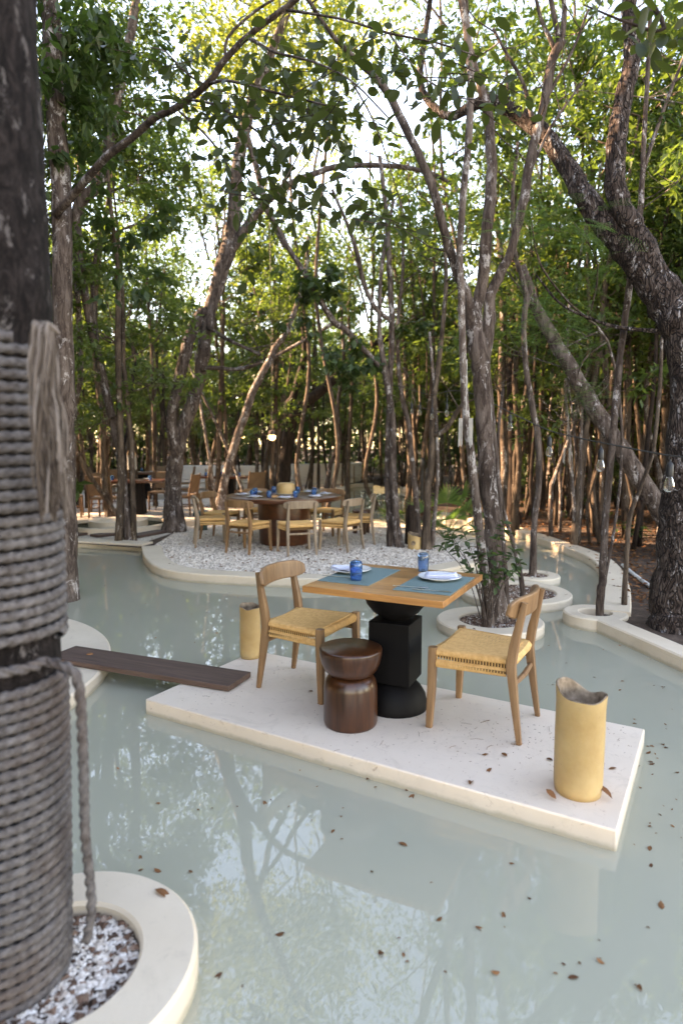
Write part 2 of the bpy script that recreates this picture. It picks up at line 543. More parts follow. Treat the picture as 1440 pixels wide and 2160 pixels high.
def poly_sheet(name, loops, z, m):
    loops = [[Vector((p[0], p[1], 0)) for p in L] for L in loops]
    tris = geometry.tessellate_polygon(loops)
    vs = [(p.x, p.y, z) for L in loops for p in L]
    fs = []
    for t in tris:
        a, b, c = (Vector(vs[i]) for i in t)
        fs.append(tuple(t) if (b-a).cross(c-a).z > 0 else tuple(reversed(t)))
    return MB().add(vs, fs).build(name, m, smooth=False)
def wobble_sheet(name, x0, x1, y0, y1, z, m):
    return MB().add([(x0, y0, z), (x1, y0, z), (x1, y1, z), (x0, y1, z)], [(0, 1, 2, 3)]).build(name, m, smooth=False)

BIG = [(-140, -60), (140, -60), (140, 240), (-140, 240)]
tag(poly_sheet('ground', [BIG, outline], -.012, M_soil), kind='structure')
tag(wobble_sheet('pool_floor', -10, 4.5, -.5, 26, -.46, M_floor), kind='structure')
tag(wobble_sheet('pool_water', -10, 4.5, -.5, 26, WZ, M_water), kind='structure')

def offset_path(P, wd):
    P = [Vector(p) for p in P]
    out = []
    for i, p in enumerate(P):
        t = P[min(i+1, len(P)-1)]-P[max(i-1, 0)]
        t.z = 0
        t.normalize()
        out.append(p+Vector((-t.y, t.x, 0))*wd)      # to the left of the direction of travel
    return out
def curb(name, path, wd, label, zt=.02, zb=-.5, m=None, per=3):
    P = catmull(path, per*2)
    Q = offset_path(P, wd)
    mb = MB()
    k = len(P)
    vs = []
    for p, q in zip(P, Q):
        d = (q-p).normalized()*.012
        vs += [(p.x, p.y, zb), (p.x, p.y, zt-.012), (p.x+d.x, p.y+d.y, zt), (q.x-d.x, q.y-d.y, zt), (q.x, q.y, zt-.012), (q.x, q.y, zb)]
    fs = []
    for i in range(k-1):
        for j in range(5):
            fs.append((i*6+j, (i+1)*6+j, (i+1)*6+j+1, i*6+j+1))
    fs += [tuple(range(6)), tuple((k-1)*6+j for j in range(5, -1, -1))]
    o = mb.add(vs, fs).build(name, m or M_curb, sharp=30)
    return tag(o, label, 'wall')
curb('pool_wall', left_wall, .3, 'pale plaster pool edge on the far left, below the flat wooden stepping boards')
curb('pool_wall', island_front, .28, 'pale plaster kerb curving round the front of the gravel island')
curb('pool_wall', island_back, .25, 'pale plaster kerb along the back of the gravel island, behind the round table', .025)
curb('pool_wall', pond_left, .3, 'pale plaster edge of the far pond, beside the white sofas', .04)
curb('pool_wall', wall_back, .3, 'pale plaster wall winding behind the fan palm to the far pond', .05)
curb('pool_wall', wall_right, .25, 'pale plaster wall sweeping round the outside of the right channel, along the forest floor', .03)
curb('pool_wall', wall_near, .2, 'pale plaster pool wall running to the right edge below the thick plated tree', .024)
# shallow footing under water along the island
def footing(path, wd, zt, name):
    P = catmull(path, 4)
    Q = offset_path(P, -wd)
    vs = []
    for p, q in zip(P, Q): vs += [(p.x, p.y, zt), (q.x, q.y, zt), (q.x, q.y, -.46)]
    fs = []
    for i in range(len(P)-1):
        for j in range(2): fs.append((i*3+j, i*3+j+1, (i+1)*3+j+1, (i+1)*3+j))
    tag(MB().add(vs, fs).build(name, M_curb, sharp=30), kind='structure')
footing(island_front, .22, -.15, 'underwater_step')
footing(left_wall, .25, -.15, 'underwater_step')
footing(wall_right, .15, -.16, 'underwater_step')
footing(wall_near, .2, -.16, 'underwater_step')

# gravel: island and dining ground
isl = catmull(offset_path(island_front, .14), 2)+catmull(offset_path(island_back, .12), 2)
isl_poly = [(p.x, p.y) for p in isl]+[(-2.2, 13.3), (-2.9, 11.2)]
tag(poly_sheet('gravel_ground', [isl_poly], 0.0, M_gravel), kind='structure')
din = [(-14, 11.6), (-6.5, 10.65), (-4.3, 10.15), (-3.1, 9.9), (-2.905, 11.2), (-2.205, 13.3), (-1.75, 14.6), (-1.25, 16.6), (-.55, 18.8), (-.1, 21.6), (.2, 24.4), (-1, 27), (-8, 28), (-16, 26)]
tag(poly_sheet('dining_gravel', [din], -.004, M_gravel), kind='structure')
def inside(p, poly):
    c = False
    j = len(poly)-1
    for i in range(len(poly)):
        a, b = poly[i], poly[j]
        if (a[1] > p[1]) != (b[1] > p[1]) and p[0] < (b[0]-a[0])*(p[1]-a[1])/(b[1]-a[1])+a[0]: c = not c
        j = i
    return c
def scatter_stones(name, sampler, n, s0, s1, m, seed, flat=.65, parent=None):
    rg = random.Random(seed)
    base = [Vector(v) for v in ((1, 0, 0), (-.6, .9, 0), (-.6, -.9, .1), (.1, .1, .9), (0, 0, -.5))]
    tri = [(0, 1, 3), (1, 2, 3), (2, 0, 3), (1, 0, 4), (2, 1, 4), (0, 2, 4)]
    vs = []; fs = []
    for _ in range(n):
        p = sampler(rg)
        if p is None: continue
        s = rg.uniform(s0, s1)
        a = rg.uniform(0, 6.28)
        b = len(vs)
        for v in base:
            x, y = v.x*s*rg.uniform(.7, 1.2), v.y*s*rg.uniform(.6, 1)
            vs.append((p[0]+x*math.cos(a)-y*math.sin(a), p[1]+x*math.sin(a)+y*math.cos(a), p[2]+v.z*s*flat*rg.uniform(.6, 1.2)))
        fs += [tuple(i+b for i in t) for t in tri]
    return tag(MB().add(vs, fs).build(name, m, parent, smooth=False), kind='stuff')
def isl_s(rg):
    for _ in range(20):
        x = rg.uniform(-2.9, 2.2)
        y = rg.triangular(7.2, 11.5, 7.6)
        if inside((x, y), isl_poly): return (x, y, .004)
scatter_stones('gravel', isl_s, 15000, .008, .019, M_stones, 3)

def leaf_shape(L, W, fold=.25, curl=.12, n=4):
    """leaf blade along +X with a folded midrib: two strips"""
    vs = []; fs = []
    for i in range(n+1):
        t = i/n
        wdt = W*math.sin(math.pi*(t*.97+.015)**1.12)**.62*.5 if 0 < i < n else .0006
        z = -curl*L*t*t
        vs += [(t*L, wdt, z+fold*wdt), (t*L, 0, z), (t*L, -wdt, z+fold*wdt)]
    for i in range(n):
        a, b = i*3, (i+1)*3
        fs += [(a, a+1, b+1, b), (a+1, a+2, b+2, b+1)]
    return vs, fs
# leaf litter on the forest floor (nobody could count it)
def litter(name, sampler, n, m, seed, s0=.04, s1=.09):
    rg = random.Random(seed)
    mb = MB()
    for _ in range(n):
        p = sampler(rg)
        if p is None: continue
        s = rg.uniform(s0, s1)
        M = Matrix.Translation(p) @ Matrix.Rotation(rg.uniform(0, 6.28), 4, 'Z') @ Matrix.Rotation(rg.uniform(-.5, .5), 4, 'X') @ Matrix.Rotation(rg.uniform(-.35, .35), 4, 'Y')
        vs = [M @ Vector(v) for v in ((0, 0, 0), (s*.5, s*.24, s*.1), (s, 0, 0), (s*.5, -s*.24, s*.1))]
        mb.add(vs, [(0, 1, 2), (0, 2, 3)])
    return tag(mb.build(name, m, smooth=False), kind='stuff')
out2 = [(p.x, p.y) for p in outline]
def lit_s(rg):
    for _ in range(20):
        y = 4+rg.random()**1.3*16
        x = rg.uniform(2.4, 3.5+y*.62)
        if not inside((x, y), out2) and x > 2.75+.0*y: return (x, y, rg.uniform(-.005, .03))
litter('leaf_litter', lit_s, 16000, M_dry, 5)
def lit_d(rg):
    y = rg.uniform(9.9, 24); x = rg.uniform(-9, -2.2)
    if inside((x, y), din): return (x, y, .006)
litter('leaf_litter', lit_d, 900, M_dry, 6)
def lit_i(rg):
    p = isl_s(rg)
    return (p[0], p[1], .012) if p else None
litter('leaf_litter', lit_i, 420, M_dry, 8, .03, .07)

# ------------------------------------------------------------------ platform slab
PX, PY, PYAW, PW, PD = .2265, 3.5391, -.53, 2.634, 1.0693
mb = MB()
mb.box((0, 0, -.07), (PW, PD, .14))
slab = mb.build('platform', M_slab, bevel=.008)
slab.location = (PX, PY, 0)
slab.rotation_euler = (0, 0, PYAW)
tag(slab, 'pale plaster rectangular slab in the pool that carries the square table', 'platform')
base = MB().box((0, 0, -.3), (PW-.5, PD-.4, .319)).build('footing', M_curb, slab)
def loc_slab(x, y, z=0):
    c, s = math.cos(PYAW), math.sin(PYAW)
    return Vector((PX+c*x-s*y, PY+s*x+c*y, z))

# ------------------------------------------------------------------ round planters
def planter(label, c, ro, ri, zt, zb, soil_z, chips, nchips, seed, cs=(.012, .03), name='round_planter'):
    t = thing(name, label, 'planter', (c[0], c[1], 0))
    pr = [(ri, zb), (ri, zt-.01), (ri+.01, zt), (ro-.012, zt), (ro, zt-.012), (ro, zb)]
    MB().lathe(pr, 72, closed=True).build('rim', M_curb, t, sharp=30)
    if soil_z is not None:
        MB().lathe([(0.001, soil_z+.012), (ri*.6, soil_z+.006), (ri+.004, soil_z)], 40).build('soil', M_soil, t)
        def smp(rg):
            r = ri*.97*math.sqrt(rg.random()); a = rg.uniform(0, 6.283)
            return (r*math.cos(a), r*math.sin(a), soil_z+.012*(1-r/ri)+rg.uniform(0, .008))
        scatter_stones('mulch', smp, nchips, cs[0], cs[1], chips, seed, .5, t)
    return t
planter('pale round planter with bark mulch nearest the square table, holding the multi-stemmed tree', (1.30, 5.53), .46, .265, .0, -.46, -.04, M_chips, 1500, 21)
planter('wide pale round planter of dark mulch behind the one with the leafy shrub', (1.82, 6.62), .56, .40, .0, -.46, -.03, M_chips, 2200, 22)
planter('small pale round planter farthest along the right channel with one thin tree', (2.253, 7.487), .31, .17, .0, -.46, -.03, M_chips, 700, 23)
planter('pale round planter built onto the right pool wall, its hole ringing a thin trunk', (2.289, 5.697), .276, .14, .022, -.46, -.06, M_stones, 500, 24, (.01, .02))
t = planter('big pale round planter of white gravel in front at the left, round the rope-wrapped tree', (-.845, 1.755), .412, .24, .01, -.46, -.035, M_stones, 2600, 25, (.006, .014))
def smp(rg):
    r = .235*math.sqrt(rg.random()); a = rg.uniform(0, 6.283)
    return (r*math.cos(a), r*math.sin(a), -.022)
scatter_stones('bark_mulch', smp, 240, .01, .024, M_chips, 26, .4, t)
# large curved basin on the left
t = thing('curved_basin', 'pale curved plaster basin at the left that the wooden plank rests on', 'basin', (-3.36, 4.11, 0))
MB().lathe([(1.38, -.46), (1.38, -.01), (1.39, 0), (1.725, 0), (1.737, -.012), (1.737, -.46)], 110, closed=True).build('rim', M_curb, t, sharp=30)
MB().lathe([(.001, -.2), (1.385, -.2)], 60).build('basin_floor', M_curb, t)

# dining-side planter (two rims, water between them)
pc = at(232, 1108, .1)
t = thing('round_planter', 'low double-rimmed pale planter behind the stepping boards at the left', 'planter', (pc.x, pc.y+.45, 0))
MB().lathe([(.86, -.1), (.86, .1), (.98, .1), (.98, -.1)], 64, closed=True).build('rim', M_curb, t, sharp=50)
MB().lathe([(.001, .13), (.34, .13), (.34, .15), (.52, .15), (.52, -.1)], 48).build('inner_rim', M_curb, t, sharp=50)
MB().lathe([(.001, .04), (.865, .04)], 48).build('water_surface', M_water, t)
# low pale wall continuing to the right of it
curb('low_wall', [Vector((pc.x+.9, pc.y+.75, .1)), Vector((pc.x+1.5, pc.y+.9, .1)), Vector((-2.2, 13.9, .1)), Vector((-1.7, 13.6, .1))], .25, 'low pale plaster wall running behind the forked trunk toward the green box', .1, -.05)
for k, (a, b) in enumerate([((150, 1131), (196, 1124)), ((205, 1132), (268, 1124)), ((285, 1133), (340, 1123))]):
    A, B = at(*a), at(*b)
    d = (B-A); L = d.length
    o = MB().box((0, 0, .0), (L+.1, .26, .04)).build('stepping_board', M_board, bevel=.005)
    o.location = ((A+B)/2)+Vector((0, 0, .018))
    o.rotation_euler = (0, 0, math.atan2(d.y, d.x))
    tag(o, ['leftmost flat dark board set in the gravel by the pool edge', 'middle flat dark board set in the gravel by the pool edge', 'flat dark board set in the gravel beside the thick forked trunk'][k], 'board', 'dark boards laid on the gravel')

# ------------------------------------------------------------------ trees
def leaf_cloud(clumps, rg, L0, L1, W=.42, droop=.4, pairs=True):
    """many small folded leaves through clumps (centre, radius, count) -> verts, faces"""
    V = []; Fc = []
    nr = np.random.RandomState(rg.randrange(1 << 30))
    for c, r, n in clumps:
        if not hasattr(r, '__len__'): r = (r, r, r*.75)
        sub = max(1, n//14)
        cc = nr.normal(size=(sub, 3))
        cc /= np.linalg.norm(cc, axis=1)[:, None]+1e-9
        cc *= (nr.random_sample((sub, 1))**.45)
        cc = np.array(c)+cc*np.array(r)
        idx = nr.randint(0, sub, n)
        P = cc[idx]+nr.normal(size=(n, 3))*np.array(r)*.13
        az = nr.uniform(0, 2*np.pi, n)
        el = nr.normal(-droop, .5, n)
        d = np.stack([np.cos(az)*np.cos(el), np.sin(az)*np.cos(el), np.sin(el)], 1)
        s = np.stack([-np.sin(az), np.cos(az), nr.normal(0, .5, n)], 1)
        s /= np.linalg.norm(s, axis=1)[:, None]
        L = nr.uniform(L0, L1, n)[:, None]
        up = np.cross(d, s)
        a = P; b = P+d*L*.45+s*L*W*.5+up*L*.06; e = P+d*L; f = P+d*L*.45-s*L*W*.5+up*L*.06
        Q = np.stack([a, b, e, f], 1).reshape(-1, 3)
        b0 = len(V)
        V += Q.tolist()
        for k in range(n):
            q = b0+4*k
            Fc.append((q, q+1, q+2)); Fc.append((q, q+2, q+3))
    return V, Fc
def stem(mb, pts, n=8, jit=.05, per=4, rg=None, flare=0):
    """pts: (px, py, Y, half width in photo pixels)"""
    P = []; Rr = []
    for px, py, Y, hw in pts:
        p = pt(px, py, Y)
        depth = Y*math.cos(PITCH)-(p.z-CH)*math.sin(PITCH)
        P.append(p); Rr.append(hw*depth/F)
    path = catmull(P, per)
    rr = lerp_list(Rr, per)
    rg = rg or rnd
    path = [p+Vector((rg.uniform(-1, 1), rg.uniform(-1, 1), 0))*r*.12 for p, r in zip(path, rr)]
    if flare:
        for i in range(min(4, len(rr))): rr[i] *= 1+flare*(1-i/4)**2
        path.insert(0, path[0]-Vector((0, 0, .12))); rr.insert(0, rr[0]*1.15)
    mb.tube(path, rr, n, 0, jit, rg=rg)
    return path, rr
def twigs(mb, start, rg, n, L, r, up=.4, depth=2, ends=None):
    for _ in range(n):
        d = Vector((rg.uniform(-1, 1), rg.uniform(-1, 1), rg.uniform(-.2, 1)*up+.1)).normalized()
        p = Vector(start); P = [p.copy()]
        l = L*rg.uniform(.6, 1.2)
        for k in range(4):
            d = (d+Vector((rg.uniform(-.35, .35), rg.uniform(-.35, .35), rg.uniform(-.2, .3)))).normalized()
            p = p+d*l/4
            P.append(p.copy())
        mb.tube(P, [r, r*.8, r*.62, r*.45, r*.25], 4, cap=False)
        if ends is not None: ends.append(p.copy())
        if depth > 1: twigs(mb, P[2], rg, 2, L*.6, r*.55, up, depth-1, ends)

def px_tree(name, label, stems, m, clumps=(), leafm=None, lsize=(.07, .12), seed=1, group=None, tw=0, twL=1.0, twr=.012, flare=.5, n=10, W=.42, droop=.4, extra=()):
    rg = random.Random(seed)
    p0 = pt(*stems[0][0][:3])
    t = thing(name, label, 'tree', (p0.x, p0.y, 0), 0, group)
    off = Vector((-p0.x, -p0.y, 0))
    mb = MB(); ends = []
    for k, s in enumerate(stems):
        path, rr = stem(mb, s, n if k == 0 else max(7, n-2), .06, 4, rg, flare if k == 0 else 0)
        if tw:
            for q in range(tw):
                i = int(len(path)*rg.uniform(.55, .98))
                twigs(mb, path[min(i, len(path)-1)], rg, 1, twL, twr, .5, 2, ends)
    mb.v = [(v[0]+off.x, v[1]+off.y, v[2]) for v in mb.v]
    mb.build('trunk', m, t, sharp=180)
    for mm, st in extra:
        mb = MB()
        for s in st: stem(mb, s, n, .06, 4, rg, .2)
        mb.v = [(v[0]+off.x, v[1]+off.y, v[2]) for v in mb.v]
        mb.build('stem', mm, t, sharp=180)
    if clumps and leafm:
        cl = []
        for px, py, Y, r, cnt in clumps: cl.append((tuple(pt(px, py, Y)+off), r, cnt))
        V, Fc = leaf_cloud(cl, rg, lsize[0], lsize[1], W, droop)
        MB().add(V, Fc).build('crown', leafm, t, smooth=False)
    return t

# --- thick forked tree left of the round table
px_tree('forked_tree', 'thick brown tree leaning right with a fork low down, left of the round table',
    [[(370, 1125, 11.3, 19), (366, 1032, 11.3, 17), (373, 954, 11.3, 17), (390, 895, 11.3, 15), (420, 800, 11.3, 13), (436, 695, 11.3, 14), (450, 625, 11.3, 14), (475, 545, 11.3, 17), (490, 490, 11.3, 16), (498, 375, 11.2, 13), (515, 280, 11.2, 13), (530, 220, 11.2, 11), (565, 130, 11.1, 9), (605, 30, 11, 8), (650, -60, 11, 6)],
     [(372, 960, 11.25, 12), (361, 890, 11.2, 11), (380, 795, 11.2, 12), (405, 700, 11.2, 13), (432, 650, 11.2, 11)],
     [(480, 540, 11.3, 11), (530, 465, 11.2, 9), (575, 415, 11, 7), (625, 380, 11, 6), (670, 365, 11, 6), (720, 350, 11, 6), (845, 352, 10.8, 5), (930, 375, 10.7, 4), (980, 415, 10.6, 3)],
     [(515, 270, 11.2, 7), (540, 350, 11.3, 7), (560, 430, 11.2, 7), (600, 520, 11, 5)],
     [(438, 690, 11.2, 5), (470, 710, 11, 4.5), (497, 724, 10.9, 4), (549, 748, 10.7, 3.5)],
     [(425, 780, 11.2, 5), (450, 776, 11.1, 5), (494, 779, 11, 4.5), (532, 772, 10.9, 4), (553, 762, 10.9, 3)]],
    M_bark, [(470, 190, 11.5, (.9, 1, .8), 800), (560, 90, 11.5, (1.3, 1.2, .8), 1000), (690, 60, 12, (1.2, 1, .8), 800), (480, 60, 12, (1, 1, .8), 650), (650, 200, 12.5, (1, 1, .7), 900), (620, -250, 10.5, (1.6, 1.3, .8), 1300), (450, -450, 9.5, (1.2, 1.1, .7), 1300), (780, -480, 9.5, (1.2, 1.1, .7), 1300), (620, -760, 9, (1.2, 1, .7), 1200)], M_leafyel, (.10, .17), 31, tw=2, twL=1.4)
# --- curved tree on the left
px_tree('curved_tree', 'slender brown tree at the left curving up into a dark limb, by the stepping boards',
    [[(275, 1142, 10.2, 8.5), (262, 1040, 10.2, 8.5), (256, 975, 10.2, 9), (240, 890, 10.2, 9), (225, 830, 10.2, 9), (205, 740, 10.2, 9), (183, 640, 10.2, 9), (170, 550, 10.1, 9), (160, 470, 10, 11), (175, 420, 10, 12), (205, 393, 10, 12), (225, 340, 10, 10.5), (240, 250, 10, 10), (260, 150, 10, 9.5), (280, 50, 10, 9), (292, -30, 10, 8)],
     [(212, 770, 10.2, 5), (200, 680, 10.3, 5), (195, 600, 10.4, 4), (205, 520, 10.4, 4)]],
    M_bark, [(210, 60, 10.5, (1.0, .9, .8), 1700), (300, 200, 11, (.9, .8, .8), 1300), (330, 30, 10.8, (.8, .9, .6), 900), (290, 330, 11, (.8, .8, .7), 1100), (350, 390, 11.5, (.8, .8, .6), 900), (200, 240, 10.6, (.6, .7, .7), 900)], M_leafdark, (.08, .15), 32, tw=4, twL=1.2)
px_tree('pole_tree', 'straight reddish trunk with a bare leaning limb standing in the double-rimmed planter',
    [[(236, 1094, 13.0, 9), (221, 1032, 13.0, 7), (218, 954, 13.0, 7), (216, 877, 13.0, 7), (205, 780, 13, 6), (200, 660, 13, 6), (210, 540, 13, 5), (230, 420, 13, 5), (250, 300, 13, 4)],
     [(254, 1094, 12.9, 6), (228, 1060, 12.9, 5), (206, 1028, 12.8, 5), (179, 985, 12.7, 5), (163, 954, 12.6, 3)]],
    M_barkfar, [(260, 860, 12.6, (.5, .5, .4), 60), (230, 300, 13, (1.2, 1, 1), 1500), (270, 470, 13.2, (1, 1, .8), 1200)], M_leafmid, (.08, .15), 33, tw=3)
px_tree('slim_tree', 'slim speckled trunk rising close beside the rope-wrapped trunk',
    [[(155, 1135, 10.4, 7), (154, 1050, 10.4, 6), (155, 978, 10.4, 6), (157, 857, 10.4, 6), (168, 815, 10.4, 6), (170, 760, 10.4, 6), (165, 640, 10.4, 6), (160, 540, 10.4, 5.5), (172, 420, 10.5, 5), (165, 300, 10.5, 5)]],
    M_barkpale, [(170, 330, 10.8, (.7, .8, .8), 700), (190, 500, 11, (.7, .7, .6), 500)], M_leafdark, (.08, .15), 34, tw=4)
# --- pale leaning tree behind the round table
px_tree('leaning_tree', 'pale grey trunk leaning right behind the left side of the round table',
    [[(462, 1075, 13.2, 9), (470, 1032, 13.2, 9), (490, 954, 13.2, 9), (517, 877, 13.2, 8.5), (537, 818, 13.2, 8), (568, 762, 13.2, 7.5), (580, 734, 13.2, 7), (605, 696, 13.2, 6), (640, 600, 13.3, 5), (650, 500, 13.4, 4)],
     [(570, 758, 13.2, 4), (625, 727, 13, 3.5), (660, 707, 12.8, 3.2), (702, 684, 12.5, 3)]],
    M_barkpale, [(640, 520, 13.6, (.9, .8, .7), 900), (600, 620, 13.6, (.7, .8, .5), 500)], M_leafmid, (.09, .16), 35, tw=4)
px_tree('pole_tree', 'two crossed thin bare poles rising left of the pale leaning trunk',
    [[(456, 1060, 14, 3.5), (451, 1028, 14, 3.5), (436, 930, 14, 3.2), (420, 830, 14, 3), (412, 740, 14, 2.5)],
     [(517, 1060, 14.2, 3.5), (510, 1028, 14.2, 3.5), (482, 954, 14.2, 3.2), (450, 880, 14.2, 3), (424, 826, 14.1, 2.6), (395, 760, 14, 2)]],
    M_barkpale, seed=36, flare=.1, n=7)
# --- dark tree behind the table
px_tree('dark_tree', 'dark thick trunk leaning right between the two white sofas',
    [[(591, 1030, 17, 15), (603, 962, 17, 13.5), (612, 896, 17, 13), (628, 870, 17, 12), (661, 838, 17, 11), (704, 800, 17, 10), (730, 775, 17, 10), (780, 735, 17, 9), (850, 690, 17, 9), (910, 640, 17.2, 8), (960, 590, 17.4, 7)],
     [(606, 905, 17, 9), (607, 857, 17, 8), (619, 835, 17, 8), (640, 762, 17, 7), (642, 715, 17, 6), (636, 640, 17, 5), (650, 540, 17, 4)]],
    M_barkdark, [(640, 600, 17.5, (1.4, 1.2, 1.1), 1600), (930, 600, 17.5, (1, 1, 1), 700)], M_leafmid, (.10, .18), 37, tw=3, twL=1.6)
px_tree('slim_tree', 'thin crooked trunk in front of the right white sofa',
    [[(688, 1040, 19, 5.5), (697, 980, 19, 5), (716, 930, 19, 5), (712, 860, 19, 4), (725, 760, 19, 4), (720, 640, 19, 3), (735, 520, 19, 3)]], M_bark, [(730, 560, 19.2, (1.2, 1, 1), 900)], M_leafmid, (.1, .16), 38, tw=3)
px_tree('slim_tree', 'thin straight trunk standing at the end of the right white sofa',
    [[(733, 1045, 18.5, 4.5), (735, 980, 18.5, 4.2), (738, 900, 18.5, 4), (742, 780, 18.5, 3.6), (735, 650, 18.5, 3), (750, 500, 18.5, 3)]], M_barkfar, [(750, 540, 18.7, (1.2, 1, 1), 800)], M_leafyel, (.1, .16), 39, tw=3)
# --- trunks on the island, right of the round table
px_tree('island_tree', 'pair of close slender trunks on the gravel island, one forking high to the left',
    [[(826, 1149, 9.6, 7.5), (820, 1072, 9.6, 7), (817, 980, 9.6, 7), (820, 880, 9.6, 7), (823, 783, 9.6, 6.5), (827, 679, 9.6, 6.5), (823, 609, 9.6, 6), (820, 540, 9.6, 6), (815, 450, 9.6, 5), (800, 330, 9.6, 4)],
     [(822, 800, 9.6, 6), (792, 765, 9.5, 6), (764, 734, 9.5, 6), (730, 696, 9.4, 6), (704, 678, 9.4, 7), (671, 627, 9.4, 5.5), (639, 571, 9.4, 5.5), (612, 530, 9.4, 5.5), (585, 480, 9.4, 5), (555, 435, 9.4, 4.5), (530, 405, 9.4, 3)],
     [(822, 675, 9.6, 5), (792, 651, 9.5, 5), (768, 602, 9.5, 5), (754, 540, 9.4, 5), (735, 480, 9.4, 4), (700, 400, 9.4, 3)]],
    M_bark, [(650, 585, 9.4, (.5, .4, .22), 130), (690, 620, 9.5, (.4, .4, .2), 120), (715, 590, 9.3, (.3, .3, .2), 80), (640, 690, 9.6, (.35, .4, .2), 60), (720, 750, 9.5, (.45, .4, .28), 150), (770, 770, 9.4, (.3, .3, .2), 90), (740, 800, 9.5, (.25, .3, .15), 50), (880, 690, 9.7, (.35, .3, .2), 60)],
    M_leafdark, (.12, .19), 40, n=9, W=.6, droop=.7, extra=[(M_bark, [[(842, 1154, 9.5, 9), (836, 1102, 9.5, 8.5), (829, 1010, 9.5, 8), (828, 900, 9.5, 7.5), (815, 800, 9.5, 7), (800, 700, 9.5, 5), (805, 560, 9.6, 4), (830, 420, 9.7, 3.5)]])])
px_tree('island_tree', 'leaning slender trunk right behind the cut stump and small yellow lantern',
    [[(881, 1130, 10.0, 6.5), (877, 1056, 10.0, 6.5), (869, 980, 10.0, 6), (862, 900, 10, 5.5), (845, 820, 10, 5), (838, 700, 10, 4), (850, 560, 10, 3.5), (845, 420, 10, 3)]], M_bark, [(850, 480, 10.2, (.7, .7, .6), 500)], M_leafmid, (.08, .13), 41, tw=4)
px_tree('island_tree', 'rough trunk just right of the small yellow lantern on the gravel island',
    [[(898, 1158, 9.3, 8), (901, 1041, 9.3, 7), (909, 980, 9.3, 7), (913, 860, 9.3, 6), (932, 700, 9.3, 5), (940, 560, 9.3, 4), (925, 420, 9.3, 3.5)],
     [(912, 920, 9.3, 5), (940, 905, 9.2, 5.5), (962, 870, 9.1, 5.5), (985, 840, 9, 4)]], M_barkfar, [(930, 480, 9.5, (.7, .7, .6), 500)], M_leafmid, (.08, .13), 42, tw=4)
px_tree('island_tree', 'thinnest speckled trunk at the right end of the island trunks, beside the fan palm',
    [[(910, 1155, 9.3, 4.5), (920, 1047, 9.3, 4), (923, 980, 9.3, 4), (918, 850, 9.3, 3.5), (905, 700, 9.3, 3)]], M_barkpale, seed=43, n=7)
st = thing('tree_stump', 'dark cut stump standing behind the small yellow lantern on the island', 'stump', pt(865, 1135, 9.8).xy.to_3d())
mb = MB()
for k, (dx, dy, h, r) in enumerate([(0, 0, .60, .062), (.06, .02, .5, .04), (-.045, .03, .55, .035)]):
    mb.tube([(dx, dy, -.05), (dx, dy, .2), (dx*.9, dy, h)], [r*1.2, r, r*.95], 10, 0, .08)
mb.build('trunk', M_barkdark, st, sharp=60)

